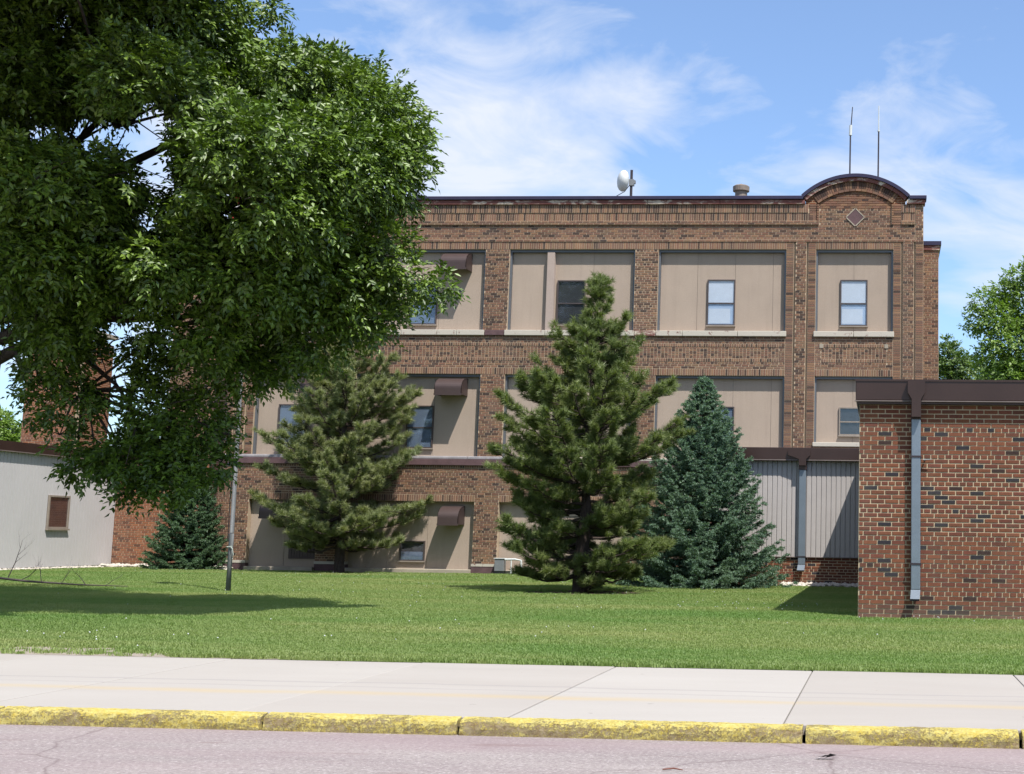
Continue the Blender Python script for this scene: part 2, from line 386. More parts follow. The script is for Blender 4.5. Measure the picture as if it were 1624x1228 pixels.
# ================================================================== THE SETTING: ground, road, kerb, pavement
def sheet(name, x0, x1, y0, y1, z, mat, nx=1, ny=1):
    m = MB()
    for i in range(nx):
        for j in range(ny):
            xa, xb = x0+(x1-x0)*i/nx, x0+(x1-x0)*(i+1)/nx; ya, yb = y0+(y1-y0)*j/ny, y0+(y1-y0)*(j+1)/ny
            m.quad([(xa, ya, z), (xb, ya, z), (xb, yb, z), (xa, yb, z)])
    return tag(m.build(name, mat), kind='structure')
def ground_mat():
    t = NT('lawn soil and thatch'); v = t.pos()
    f = t.noise(0.35, 5, 0.6, v); g = t.noise(9, 5, 0.7, v)
    c = t.ramp(f, 0.3, 0.7, (0.085, 0.136, 0.031, 1), (0.128, 0.174, 0.053, 1))
    c = t.mix(t.ramp(g, 0.45, 0.75), c, (0.095, 0.11, 0.04, 1))
    # trodden earth beside the pavement
    s = t.n('ShaderNodeSeparateXYZ'); gg = t.n('ShaderNodeNewGeometry'); t.l(gg.outputs['Position'], s.inputs[0])
    e = t.math('MULTIPLY', t.math('LESS_THAN', s.outputs['Y'], 13.6), t.math('LESS_THAN', s.outputs['X'], -5.5))
    e = t.math('MULTIPLY', e, t.ramp(t.noise(1.6, 4, 0.6, v), 0.30, 0.4))
    c = t.mix(e, c, t.ramp(t.noise(14, 5, 0.7, v), 0.3, 0.7, (0.20, 0.165, 0.135, 1), (0.31, 0.27, 0.225, 1)))
    for (lx, ly, lr) in ((-6.2, 27.7, 1.35), (-15.6, 38.4, 1.1), (-4.35, 32.2, 1.9)):     # needle litter under the conifers
        dd = t.n('ShaderNodeVectorMath', operation='DISTANCE'); t.l(gg.outputs['Position'], dd.inputs[0]); dd.inputs[1].default_value = (lx, ly, 0)
        k = t.ramp(t.math('ADD', dd.outputs['Value'], t.math('MULTIPLY', t.noise(2.5, 4, 0.6, v), 0.7)), lr+.45, lr+.15) if False else t.math('LESS_THAN', t.math('ADD', dd.outputs['Value'], t.math('MULTIPLY', t.noise(2.5, 4, 0.6, v), 0.7)), lr+.3)
        c = t.mix(k, c, (0.075, 0.055, 0.038, 1))
    return t.done(t.bsdf(c, 0.95, 0, 0.2, t.bump(g, 0.8, 0.03)))
M_LAWN = ground_mat()
sheet('ground', -400, 400, -60, 900, -0.14, M_LAWN)
sheet('lawn', -60, 40, 12.24, 70, 0.0, M_LAWN)
def road_mat():
    t = NT('worn pinkish asphalt'); v = t.pos(); vs_ = t.pos((0.25, 1.6, 1))
    c = t.ramp(t.noise(1.3, 6, 0.65, vs_), 0.3, 0.72, rgb(168, 156, 154, 1.28), rgb(194, 183, 178, 1.28))
    sp = t.noise(42, 4, 0.85, v)
    c = t.mix(t.ramp(sp, 0.54, 0.68), c, rgb(226, 214, 212, 1.15)); c = t.mix(t.ramp(sp, 0.46, 0.32), c, rgb(136, 114, 122, 1.2))
    sy_ = t.n('ShaderNodeSeparateXYZ'); gy_ = t.n('ShaderNodeNewGeometry'); t.l(gy_.outputs['Position'], sy_.inputs[0])
    dust = t.ramp(t.math('ADD', sy_.outputs['Y'], t.math('MULTIPLY', t.noise(1.5, 4, 0.6, v), 0.35)), 8.42, 8.72)
    c = t.mix(t.math('MULTIPLY', dust, 0.6), c, rgb(206, 190, 168, 1.25))
    pk = t.ramp(t.noise(0.7, 4, 0.55, t.pos((0.35, 1.6, 1))), 0.42, 0.62)
    c = t.mix(t.math('MULTIPLY', pk, 0.5), c, rgb(184, 160, 162, 1.3))
    st = t.ramp(t.noise(2.2, 5, 0.6, t.pos((0.5, 3.0, 1))), 0.62, 0.70)
    c = t.mix(t.math('MULTIPLY', st, 0.45), c, rgb(146, 120, 116, 1.2))
    cr = t.n('ShaderNodeTexVoronoi', feature='DISTANCE_TO_EDGE'); cr.inputs['Scale'].default_value = 0.55
    w = t.n('ShaderNodeMix', data_type='VECTOR'); nn = t.n('ShaderNodeTexNoise'); nn.inputs['Scale'].default_value = 1.4; nn.inputs['Detail'].default_value = 6
    t.l(v, nn.inputs['Vector']); w.inputs['Factor'].default_value = 0.35; t.l(v, w.inputs['A']); t.l(nn.outputs['Color'], w.inputs['B']); t.l(w.outputs['Result'], cr.inputs['Vector'])
    c = t.mix(t.ramp(cr.outputs['Distance'], 0.006, 0.0, (0, 0, 0, 1), (0.5, 0.5, 0.5, 1)), c, rgb(104, 84, 84, 1.0))
    return t.done(t.bsdf(c, 0.9, 0, 0.25, t.bump(sp, 0.5, 0.01)))
sheet('road', -60, 40, -20, 8.62, -0.10, road_mat())
sheet('pavement_bed', -60, 40, 8.62, 12.25, -0.05, plain('joint earth', (0.11, 0.09, 0.07, 1), 0.95))

def slab_mat():
    t = NT('light pavement concrete'); v = t.pos(); oi = t.n('ShaderNodeObjectInfo')
    c = t.ramp(t.noise(0.8, 6, 0.62, t.pos((0.45, 1.5, 1))), 0.28, 0.75, rgb(208, 199, 190, 1.46), rgb(228, 220, 211, 1.46))
    c = t.mix(0.5, c, t.ramp(oi.outputs['Random'], 0, 1, rgb(212, 202, 192, 1.46), rgb(230, 223, 214, 1.46)))
    fine = t.noise(60, 4, 0.75, v)
    c = t.mix(t.math('MULTIPLY', t.ramp(fine, 0.58, 0.75), 0.35), c, rgb(170, 158, 148, 1.28))
    s = t.n('ShaderNodeSeparateXYZ'); g = t.n('ShaderNodeNewGeometry'); t.l(g.outputs['Position'], s.inputs[0])
    def band(y, w):
        d = t.math('ABSOLUTE', t.math('SUBTRACT', t.math('ADD', s.outputs['Y'], t.math('MULTIPLY', t.noise(0.9, 4, 0.6, v), 0.22)), y), 0.0)
        return t.ramp(d, w, 0.0)
    c = t.mix(t.math('MULTIPLY', band(9.95, 0.16), t.math('MULTIPLY', t.noise(1.2, 3, 0.6, t.pos((0.5, 1, 1))), 1.0)), c, rgb(226, 200, 150, 1.28))
    c = t.mix(t.math('MULTIPLY', band(10.62, 0.05), 0.45), c, rgb(170, 164, 164, 1.28))
    c = t.mix(t.math('MULTIPLY', band(10.32, 0.035), 0.4), c, rgb(170, 164, 164, 1.28))
    sp = t.ramp(t.noise(7, 3, 0.5, v), 0.73, 0.76)
    c = t.mix(t.math('MULTIPLY', sp, 0.35), c, rgb(120, 112, 106, 1.28))
    return t.done(t.bsdf(c, 0.9, 0, 0.25, t.bump(fine, 0.25, 0.006)))
M_SLAB = slab_mat()
pv = bpy.data.objects.new('pavement', None); link(pv); pv['kind'] = 'structure'
slab_mesh = None
for k in range(-9, 6):
    xa, xb = -0.63+1.765*k, -0.63+1.765*(k+1)
    if slab_mesh is None:
        m = MB(); m.box(-0.8785, 0.8785, 0, 3.537, -0.06, 0.0)
        o = m.build('slab', M_SLAB, pv); b = o.modifiers.new('bevel', 'BEVEL'); b.width = 0.008; b.segments = 2; slab_mesh = o.data
    else:
        o = bpy.data.objects.new('slab', slab_mesh); link(o, pv); b = o.modifiers.new('bevel', 'BEVEL'); b.width = 0.008; b.segments = 2
    o.location = ((xa+xb)/2, 8.708, random.uniform(-0.004, 0.002)); o.rotation_euler = (0, 0, 0)

def kerb_mat():
    t = NT('chipped yellow kerb paint over concrete'); v = t.pos(); g = t.n('ShaderNodeNewGeometry')
    s = t.n('ShaderNodeSeparateXYZ'); t.l(g.outputs['Position'], s.inputs[0])
    a = t.noise(5.0, 7, 0.68, t.pos((0.55, 1, 1.6)), 0.3); b = t.noise(62, 5, 0.85, v)
    n = t.n('ShaderNodeSeparateXYZ'); t.l(g.outputs['True Normal'], n.inputs[0])
    face = t.math('SUBTRACT', 1.0, n.outputs['Z'])
    w = t.math('ADD', t.math('ADD', t.math('MULTIPLY', a, 0.50), t.math('MULTIPLY', b, 0.58)), t.math('MULTIPLY', face, 0.052))
    worn = t.ramp(w, 0.555, 0.635)
    yel = t.ramp(t.noise(30, 4, 0.7, v), 0.3, 0.7, rgb(224, 196, 80, .88), rgb(246, 233, 152, .92))
    under = t.ramp(t.noise(22, 5, 0.7, v), 0.3, 0.7, rgb(150, 122, 78, 1.05), rgb(226, 206, 164, 1.1))
    c = t.mix(worn, yel, under)
    return t.done(t.bsdf(c, 0.85, 0, 0.3, t.bump(t.math('ADD', t.math('MULTIPLY', worn, -0.5), b), 1.0, 0.02)))
M_KERB = kerb_mat()
kb = bpy.data.objects.new('kerb', None); link(kb); kb['kind'] = 'structure'
KJ = [-16.5, -14.6, -12.7, -10.9, -9.1, -7.35, -5.7, -3.94, -2.67, -0.49, 0.84, 2.7, 4.5, 6.3, 8.2]
for xa, xb in zip(KJ, KJ[1:]):
    m = MB(); nx = max(8, int((xb-xa)/0.035)); prof = [(8.585, -0.14), (8.582, -0.09), (8.580, -0.06), (8.583, -0.035), (8.590, -0.016), (8.606, -0.004), (8.63, 0.001), (8.66, 0.003), (8.698, 0.002), (8.70, -0.14)]
    x0, x1 = xa+0.011, xb-0.011; grid = []
    for i in range(nx+1):
        x = x0+(x1-x0)*i/nx; e = min(i, nx-i); chip = max(0, 0.010-e*0.005)
        lump = 0.012*max(0, math.sin(x*3.1+xa)*math.sin(x*7.7)+random.uniform(-.3, .3)-0.55)
        row = []
        for k, (y, z) in enumerate(prof):
            inn = 0 < k < 9
            jy = (random.uniform(-.003, .003) if inn and k < 6 else 0)+(chip+lump if 2 <= k <= 6 else 0)
            jz = (random.uniform(-.0025, .0025) if inn else 0)-((chip+lump)*0.7 if 3 <= k <= 7 else 0)
            row.append(len(m.v)); m.v.append((x, y+jy, z+jz))
        grid.append(row)
    for a, b in zip(grid, grid[1:]):
        for k in range(len(prof)-1): m.f.append((a[k], b[k], b[k+1], a[k+1])); m.c.append(None)
    m.f.append(tuple(grid[0])); m.c.append(None); m.f.append(tuple(reversed(grid[-1]))); m.c.append(None)
    m.build('kerb_stone', M_KERB, kb)

# ================================================================== MAIN BUILDING
YF = 39.7
XL, XR = -19.89, 1.10
main = empty('school_building', (-9.4, YF, 0), 'large three storey brown brick school block with tan infilled windows and curved parapet', 'building')
L = Layer(main, PAL_MAIN, DARK_MAIN, 0.13, M_MORTAR, limit=300)
BAYS = {'A': (-19.04, -16.84), 'B': (-15.93, -12.12), 'C': (-11.38, -7.54), 'D': (-6.83, -2.98), 'E': (-2.09, 0.21)}
TH = 0.5
# core volume behind the facade
m = MB(); m.box(XL, XR, YF+TH, YF+13, 0, 11.0); m.build('core_wall', M_BRICKTEX, main)
m = MB(); m.box(XL+.3, XR-.3, YF+.52, YF+12.7, 11.0, 11.03); m.build('roof', M_ROOF, main)
# --- pilaster strips at the end bays (ends of the facade and inner piers)
def strips(x0, x1, za, zb, y=YF):
    w = x1-x0
    g = 0.055; a = (w-2*g)*0.295; c = w-2*g-2*a
    L.rect(x0, x0+a, za, zb, y, 'wide', thick=TH, pd=0.12)
    L.backing(x0+a, x0+a+g, za, zb, y+0.06, TH-0.06)
    L.rect(x0+a+g, x0+a+g+c, za, zb, y-0.012, 'run', thick=TH, pd=0.22)
    L.backing(x0+a+g+c, x1-a, za, zb, y+0.06, TH-0.06)
    L.rect(x1-a, x1, za, zb, y, 'wide', thick=TH, pd=0.12)
strips(0.21, XR, 3.46, 9.97)
strips(-2.98, -2.09, 3.46, 9.97)
strips(-16.84, -15.93, 3.46, 9.97)
strips(XL, -19.04, 3.46, 9.97)
# --- plain piers between B, C and D
for (a, b) in ((-12.12, -11.38), (-7.54, -6.83)):
    L.rect(a, b, 7.265, 9.745, YF, 'run', thick=TH, pd=0.25, single=(a > -8))
    L.rect(a, b, 3.46, 5.93, YF, 'run', thick=TH, pd=0.2)
# --- lintels, top zone
for (a, b) in ((-19.04, -16.84), (-15.93, -2.98), (-2.09, 0.21)):
    L.rect(a, b, 9.745, 9.97, YF-0.004, 'soldier', thick=TH, pd=0.10)
L.rect(XL, XR-0.24, 9.97, 10.045, YF-0.022, 'run', thick=TH, pd=0.05, hdr=0)
L.rect(XL, XR-0.24, 10.045, 10.49, YF, 'run', thick=TH, pd=0.2)
L.rect(XR-0.24, XR, 9.97, 11.10, YF-0.004, 'run', thick=TH, pd=0.12)
XM0, XM1 = -16.42, -2.46           # straight parapet between the curved gables
L.rect(XM0-0.02, XM1+0.42, 10.49, 10.61, YF-0.05, 'run', thick=TH, pd=0.05, hdr=0)
L.rect(XM0, XM1+0.40, 10.61, 10.86, YF-0.012, 'soldier', thick=TH, pd=0.42)
L.rect(XM0+0.05, XM1+0.12, 10.86, 11.11, YF-0.03, 'soldier', thick=TH, pd=0.50)
# --- spandrels
def spandrel(x0, x1, margin, stone=False):
    a, b = x0+margin, x1-margin
    L.rect(x0, x1, 6.13, 6.275, YF, 'run', thick=TH, hdr=0, single=True); L.rect(x0, x1, 6.955, 7.10, YF, 'run', thick=TH, hdr=0, single=True)
    if margin:
        L.rect(x0, a, 6.275, 6.955, YF, 'run', thick=TH); L.rect(b, x1, 6.275, 6.955, YF, 'run', thick=TH)
    L.rect(a, b, 6.275, 6.345, YF, 'head', thick=TH, pd=0.3); L.rect(a, b, 6.885, 6.955, YF, 'head', thick=TH, pd=0.3)
    L.rect(a, b, 6.345, 6.445, YF-0.006, 'rowlock', thick=TH, pd=0.3); L.rect(a, b, 6.79, 6.885, YF-0.006, 'rowlock', thick=TH, pd=0.3)
    L.rect(a, b, 6.445, 6.79, YF+0.004, 'stack', thick=TH, pd=0.22)
    if stone:
        for q in (a, b): boxpart('corner_stone', M_CONC, main, q-0.055, q+0.055, YF-0.016, YF+0.1, 6.77, 6.89)
spandrel(-15.93, -2.98, 0.18); spandrel(-2.09, 0.21, 0.19, True); spandrel(-19.04, -16.84, 0.19, True)
for (a, b) in ((-19.04, -16.84), (-15.93, -2.98), (-2.09, 0.21)):
    L.rect(a, b, 5.93, 6.13, YF-0.004, 'soldier', thick=TH, pd=0.16)
# --- floor sills and bands
def sill(x0, x1, z0, z1, cuts, mat, y0=-0.075, bevel=0.012, name='sill_stone'):
    xs = [x0]+list(cuts)+[x1]
    for a, b in zip(xs, xs[1:]): boxpart(name, mat, main, a+0.006, b-0.006, YF+y0, YF+0.2, z0, z1, bevel=bevel)
sill(-15.99, -12.05, 7.10, 7.262, (-14.6, -13.5, -12.9), M_SILL)
boxpart('sill_stone', M_MAROON, main, -12.04, -11.45, YF-0.055, YF+.49, 7.103, 7.262, bevel=0.01)
sill(-11.44, -7.50, 7.10, 7.262, (-10.2, -9.1), M_SILL)
boxpart('sill_stone', M_STONE, main, -7.49, -6.86, YF-0.055, YF+.49, 7.103, 7.262, bevel=0.01)
sill(-6.85, -2.94, 7.10, 7.262, (-6.05, -4.4), M_SILL)
sill(-2.14, 0.25, 7.10, 7.262, (-0.95,), M_SILL); sill(-19.09, -16.8, 7.10, 7.262, (-17.9,), M_SILL)
L.backing(-15.93, -2.98, 7.10, 7.265, YF+0.1, TH-0.1)
for b in 'AE': L.backing(BAYS[b][0], BAYS[b][1], 7.10, 7.265, YF+0.1, TH-0.1)
# second floor sills: E sits higher
L.rect(-2.09, 0.21, 3.46, 3.85, YF, 'run', thick=TH)
sill(-2.13, 0.25, 3.85, 3.975, (), M_SILL)
# maroon water table and the plinth storey below, set forward
YB = YF-0.07
for a, b in ((-19.99, -17.2), (-17.2, -14.4), (-14.4, -11.5), (-11.5, -8.6), (-8.6, -5.7), (-5.7, -2.8), (-2.8, 1.15)):
    boxpart('water_table_stone', M_MAROON, main, a+.004, b-.004, YB-0.06, YF+0.49, 3.18, 3.36, bevel=0.01)
for a, b in ((-19.97, -17.6), (-17.6, -15.2), (-15.2, -12.4), (-12.4, -9.5), (-9.5, -6.5), (-6.5, -2.1), (-2.1, 1.12)):
    boxpart('sill_flashing', M_FLASH if a < -12 else M_SILL, main, a+.003, b-.003, YB-0.02, YF+0.49, 3.363, 3.455, bevel=0.02)
XBL, XBR = -19.99, 1.13
L.rect(XBL, XBR, 3.10, 3.18, YB-0.006, 'rowlock', thick=TH, pd=0.2)
L.rect(XBL, XBR, 2.31, 3.10, YB, 'run', thick=TH, pd=0.17)
for (a, b) in ((-18.98, -16.86), (-15.93, -12.12), (-11.38, -7.54)):
    L.rect(a, b, 2.11, 2.31, YB-0.004, 'soldier', thick=TH, pd=0.12)
for (a, b) in ((XBL, -18.98), (-16.86, -15.93), (-12.12, -11.38), (-7.54, XBR)):
    L.rect(a, b, 0.30, 2.31, YB, 'run', thick=TH, pd=0.2)
    boxpart('plinth_cap', M_SILL, main, a-.012, b+.012, YB-0.03, YB+0.45, 0.22, 0.298)
    boxpart('plinth', M_MAROON, main, a-.008, b+.008, YB-0.02, YB+0.45, -0.1, 0.22)
for (a, b) in ((-18.97, -16.87), (-15.92, -12.13), (-11.37, -7.55)):
    boxpart('foundation', M_CONC, main, a-0.0, b, YB-0.13, YB+0.42, -0.1, 0.125, bevel=0.02)

# --- infilled openings: grey lining, stucco sheets with joints, windows
def opening(b, z0, z1, yf, cuts, lining=True, rec=0.20, left=None):
    x0, x1 = b; yp = yf+rec; fw = 0.055
    backm = MB(); backm.box(x0, x1, yp+0.02, yp+0.06, z0, z1); backm.build('joint_backing', M_JOINT, main)
    a0, a1, zt = x0, x1, z1
    if lining:
        for q0, q1, w0, w1 in ((x0, x0+fw, z0, z1), (x1-fw, x1, z0, z1), (x0+fw, x1-fw, z1-fw-0.02, z1)):
            boxpart('frame_lining', M_GREYFR, main, q0, q1, yf+0.085, yp+0.018, w0, w1)
        a0, a1, zt = x0+fw, x1-fw, z1-fw-0.02
    xs = [a0]+[c for c in cuts if a0 < c < a1]+[a1]
    for p, q in zip(xs, xs[1:]): boxpart('stucco_sheet', M_STUCCO, main, p+0.004, q-0.004, yp, yp+0.018, z0, zt-0.003)
    return yp
def window(x0, x1, z0, z1, yp, fill=(), frame=M_WINFR, sash=True, fw=0.035):
    """frame planted on the stucco; shades sit behind the panes"""
    f = MB(); y0, y1 = yp-0.055, yp-0.002
    f.box(x0, x0+fw, y0, y1, z0, z1); f.box(x1-fw, x1, y0, y1, z0, z1); f.box(x0+fw, x1-fw, y0, y1, z1-fw, z1); f.box(x0+fw, x1-fw, y0, y1, z0, z0+fw)
    w = f.build('window', frame, main)
    boxpart('room', M_ROOM, w, x0+fw, x1-fw, yp-0.008, yp-0.003, z0+fw, z1-fw)
    zm = z0+(z1-z0)*0.48
    if sash:
        boxpart('sash_rail', frame, w, x0+fw, x1-fw, yp-0.048, yp-0.012, zm-0.018, zm+0.018)
        boxpart('pane', M_GLASS, w, x0+fw, x1-fw, yp-0.026, yp-0.022, z0+fw, zm-0.018); boxpart('pane', M_GLASS, w, x0+fw, x1-fw, yp-0.034, yp-0.030, zm+0.018, z1-fw)
    else: boxpart('pane', M_GLASS, w, x0+fw, x1-fw, yp-0.030, yp-0.026, z0+fw, z1-fw)
    for (mat, q0, q1, h0, h1) in fill:
        xa, xb = x0+fw+(x1-x0-2*fw)*q0, x0+fw+(x1-x0-2*fw)*q1; za, zb = z0+fw+(z1-z0-2*fw)*h0, z0+fw+(z1-z0-2*fw)*h1
        boxpart('blind', mat, w, xa, xb, yp-0.018+0.006*(1-q1+q0)*0-(0.003 if mat == M_BLIND else 0), yp-0.010, za, zb)
    boxpart('window_sill', M_WINFR2, w, x0-0.02, x1+0.02, yp-0.075, yp-0.003, z0-0.035, z0-0.001)
    return w
BL_ = lambda: ((M_BLIND, 0, .985, 0.5, 1), (M_BLIND, 0.02, .86, 0.02, .36), (M_BLINDS, 0, 1, 0.0, 0.49))
yp = {}
for k, cuts in {'A': (-17.9,), 'B': (-14.75, -13.55), 'C': (-8.83,), 'D': (-5.66, -4.52, -3.38), 'E': (-0.96,)}.items():
    yp[k+'3'] = opening(BAYS[k], 7.262, 9.745, YF, cuts)
    yp[k+'2'] = opening(BAYS[k], 3.975 if k == 'E' else 3.455, 5.93, YF, cuts)
for k, cuts in {'A': (-17.9,), 'B': (-14.75, -13.55), 'C': (-10.2, -8.83)}.items():
    bb = {'A': (-18.98, -16.86), 'B': (-15.93, -12.12), 'C': (-11.38, -7.54)}[k]
    yp[k+'1'] = opening(bb, 0.125, 2.11, YB, cuts, lining=False, rec=0.20)
window(-1.36, -0.55, 7.46, 8.85, yp['E3'], BL_()); window(-5.35, -4.51, 7.46, 8.85, yp['D3'], BL_())
window(-9.92, -9.06, 7.46, 8.82, yp['C3'], ()); window(-14.47, -13.61, 7.45, 8.82, yp['B3'], ((M_BLINDB, 0, 1, 0.0, .5),))
window(-1.36, -0.55, 4.20, 5.03, yp['E2'], (), M_WINFR2); window(-5.30, -4.47, 3.66, 5.02, yp['D2'], ((M_BLINDB, 0, 1, 0.3, 1),))
window(-9.9, -9.06, 3.70, 5.02, yp['C2'], ()); window(-14.37, -13.55, 3.70, 4.98, yp['B2'], ((M_BLINDB, 0, 1, 0.5, 1), (M_BLINDB, 0, 1, 0.0, .5)))
window(-18.34, -17.46, 3.66, 4.99, yp['A2'], ((M_BLINDB, 0, 1, 0.55, 1),)); window(-18.34, -17.46, 7.46, 8.82, yp['A3'], ((M_BLINDB, 0, 1, 0.55, 1),))
window(-14.36, -13.60, 0.35, 0.94, yp['B1'], ((M_BLINDB, 0, 1, 0.0, .45),), M_WINFR, sash=False)
# wide stucco post in bay C
boxpart('stucco_post', M_STUCCO2, main, -10.22, -10.0, YF+0.02, YF+0.198, 7.264, 9.65)
# louvre in the plinth of bay A
lv = boxpart('louvre_frame', M_HOOD, main, -17.75, -16.95, yp['A1']-0.03, yp['A1']-0.002, 0.36, 1.0)
for k in range(9): boxpart('louvre_slat', M_HOOD, lv, -17.71+k*0.083, -17.71+k*0.083+0.06, yp['A1']-0.045, yp['A1']-0.031, 0.40, 0.96)
# curved metal vent hoods
def hood(x0, x1, z0, z1, yw, dep=0.62):
    m = MB(); n = 10; prof = []
    for k in range(n+1):
        t = math.pi/2*k/n; prof.append((yw-dep*math.sin(t)**0.9, z1-(z1-z0)*0.62*(1-math.cos(t))))
    prof.append((yw-dep, z0))
    for (ya, za), (yb, zb) in zip(prof, prof[1:]): m.quad([(x0, yb, zb), (x1, yb, zb), (x1, ya, za), (x0, ya, za)])
    for x, flip in ((x0, False), (x1, True)):
        pts = [(x, y, z) for y, z in prof]+[(x, yw, z0)]
        m.quad(pts if flip else pts[::-1])
    h = m.build('vent_hood', M_HOOD, main); s = h.modifiers.new('solid', 'SOLIDIFY'); s.thickness = 0.015; s.offset = -1
    boxpart('hood_lip', M_HOOD, h, x0-.01, x1+.01, yw-dep-0.014, yw-dep-0.001, z0-0.03, z0+0.03)
for x0, x1, z0, z1, k in ((-13.38, -12.58, 9.07, 9.62, 'B3'), (-13.37, -12.55, 5.27, 5.80, 'B2'), (-17.49, -16.95, 5.22, 5.75, 'A2'),
                          (-13.07, -12.45, 1.43, 1.98, 'B1'), (-18.45, -17.80, 1.56, 2.06, 'A1'), (-17.3, -16.95, 9.07, 9.62, 'A3')):
    hood(x0, x1, z0, z1, yp[k]-0.002)

# --- parapet: stone course, metal coping, curved gables
for a, b in zip((XM0+.1, -13.9, -11.6, -9.3, -7.2, -5.0), (-13.9, -11.6, -9.3, -7.2, -5.0, XM1+.02)):
    boxpart('parapet_stone', M_STONE, main, a+.004, b-.004, YF-0.085, YF+0.3, 11.11, 11.245, bevel=0.015)
boxpart('coping', M_COPING, main, XM0+0.05, XM1-0.03, YF-0.14, YF+0.34, 11.25, 11.36, bevel=0.012)
def gable(xc, half_field, left_end, right_end):
    zc, R = 9.68, 2.35
    L.backing(xc-1.46, xc+1.46, 10.49, 11.0, YF, TH)
    # field under the arch
    Rf = 1.84
    def clip(z):
        d = z-zc; w = math.sqrt(max(0.0, Rf*Rf-d*d)); w = min(w, half_field); return xc-w, xc+w
    L.rect(xc-half_field, xc+half_field, 10.49, 11.50, YF, 'run', back=False, clip=clip, pd=0.2, single=(xc > -5))
    # backing of the curved part
    n = 40; A = math.asin(1.50/2.20)
    poly = [(xc+2.19*math.sin(-A+2*A*k/n), zc+2.19*math.cos(-A+2*A*k/n)) for k in range(n+1)]
    poly = poly[::-1]+[(xc-1.49, 10.99), (xc+1.49, 10.99)]
    pm = MB(); pm.prism(poly, YF+0.006, YF+TH); pm.build('gable_backing', M_BRICKTEX, main)
    # arch of radial bricks and the moulding under it
    A2 = math.asin(1.22/2.02); nb = int(2*A2*2.02/CH)
    for k in range(nb):
        t0, t1 = -A2+2*A2*k/nb, -A2+2*A2*(k+1)/nb; tm = (t0+t1)/2; hw = (t1-t0)/2*0.82
        q = [(xc+r*math.sin(tm+s*hw), zc+r*math.cos(tm+s*hw)) for r, s in ((1.915, -1), (1.915, 1), (2.13, 1), (2.13, -1))]
        L.mb.prism(q, YF-0.02, YF+0.02, pick(L.pal, L.dark, 0.5))
    nm = 14
    for k in range(nm):
        t0, t1 = -A2+2*A2*k/nm+.003, -A2+2*A2*(k+1)/nm-.003
        q = [(xc+r*math.sin(t), zc+r*math.cos(t)) for r, t in ((1.835, t0), (1.835, t1), (1.905, t1), (1.905, t0))]
        L.mb.prism(q, YF-0.05, YF+0.02, pick(L.pal, L.dark, 0.05))
    # legs of the arch
    for s in (-1, 1):
        a, b = sorted((xc+s*(half_field+0.01), xc+s*(half_field+0.30)))
        L.rect(a, b, 10.49, 11.13, YF-0.012, 'wide', back=False, pd=0.05)
        a, b = sorted((xc+s*(half_field+0.0), xc+s*(half_field+0.075)))
        L.rect(a, b, 10.49, 11.12, YF-0.05, 'wide', back=False, pd=0.0)
    # stone ring, metal coping ring
    for r0, r1, y0, y1, mat, nm2, name in ((2.135, 2.245, -0.085, 0.3, M_STONE, 7, 'gable_stone'), (2.252, 2.352, -0.14, 0.34, M_COPING, 1, 'gable_coping')):
        Aa = math.asin(1.585/2.30)
        for q in range(nm2):
            t0, t1 = -Aa+2*Aa*q/nm2+(.002 if nm2 > 1 else 0), -Aa+2*Aa*(q+1)/nm2-(.002 if nm2 > 1 else 0); ns = max(6, 42//nm2)
            poly = [(xc+r0*math.sin(t0+(t1-t0)*k/ns), zc+r0*math.cos(t0+(t1-t0)*k/ns)) for k in range(ns+1)]
            poly += [(xc+r1*math.sin(t1-(t1-t0)*k/ns), zc+r1*math.cos(t1-(t1-t0)*k/ns)) for k in range(ns+1)]
            g = MB(); g.prism(poly, YF+y0, YF+y1); g.build(name, mat, main)
    # lozenge
    d = 0.255
    g = MB(); g.prism([(xc, 10.72-d), (xc+d, 10.72), (xc, 10.72+d), (xc-d, 10.72)], YF-0.012, YF+0.02); lz = g.build('lozenge_stone', M_MAROON, main)
    for (ax, az), (bx, bz) in (((0, -d), (d, 0)), ((d, 0), (0, d)), ((0, d), (-d, 0)), ((-d, 0), (0, -d))):
        nx_, nz_ = (bz-az), -(bx-ax); ln = math.hypot(nx_, nz_); nx_, nz_ = nx_/ln*0.03, nz_/ln*0.03
        g = MB(); g.prism([(xc+ax, 10.72+az), (xc+ax+nx_, 10.72+az+nz_), (xc+bx+nx_, 10.72+bz+nz_), (xc+bx, 10.72+bz)], YF-0.02, YF+0.02); g.build('lozenge_border', M_CONC, lz)
    # low shoulders at the outer end
    for e0, e1 in ((left_end, xc-half_field-0.30), (xc+half_field+0.30, right_end)):
        if e1-e0 < 0.1: continue
        if e1-e0 > 1.2: continue
        L.rect(e0, e1, 10.49, 10.61, YF-0.05, 'run', thick=TH, hdr=0, pd=0.1)
        L.rect(e0, e1, 10.61, 10.86, YF-0.01, 'soldier', thick=TH, pd=0.45); L.rect(e0, e1, 10.86, 11.11, YF-0.03, 'soldier', thick=TH, pd=0.5)
gable(-0.93, 1.075, -2.0, XR-0.25); gable(-17.94, 1.075, XL+.02, -16.9)
boxpart('parapet_stone', M_STONE, main, 0.60, XR+0.05, YF-0.085, YF+0.3, 11.112, 11.245, bevel=0.015)
boxpart('coping', M_COPING, main, 0.68, XR+0.09, YF-0.14, YF+0.34, 11.25, 11.36, bevel=0.012)
boxpart('parapet_stone', M_STONE, main, XL-.05, -19.45, YF-0.085, YF+0.3, 11.112, 11.245, bevel=0.015)
boxpart('coping', M_COPING, main, XL-.09, -19.53, YF-0.14, YF+0.34, 11.25, 11.36, bevel=0.012)
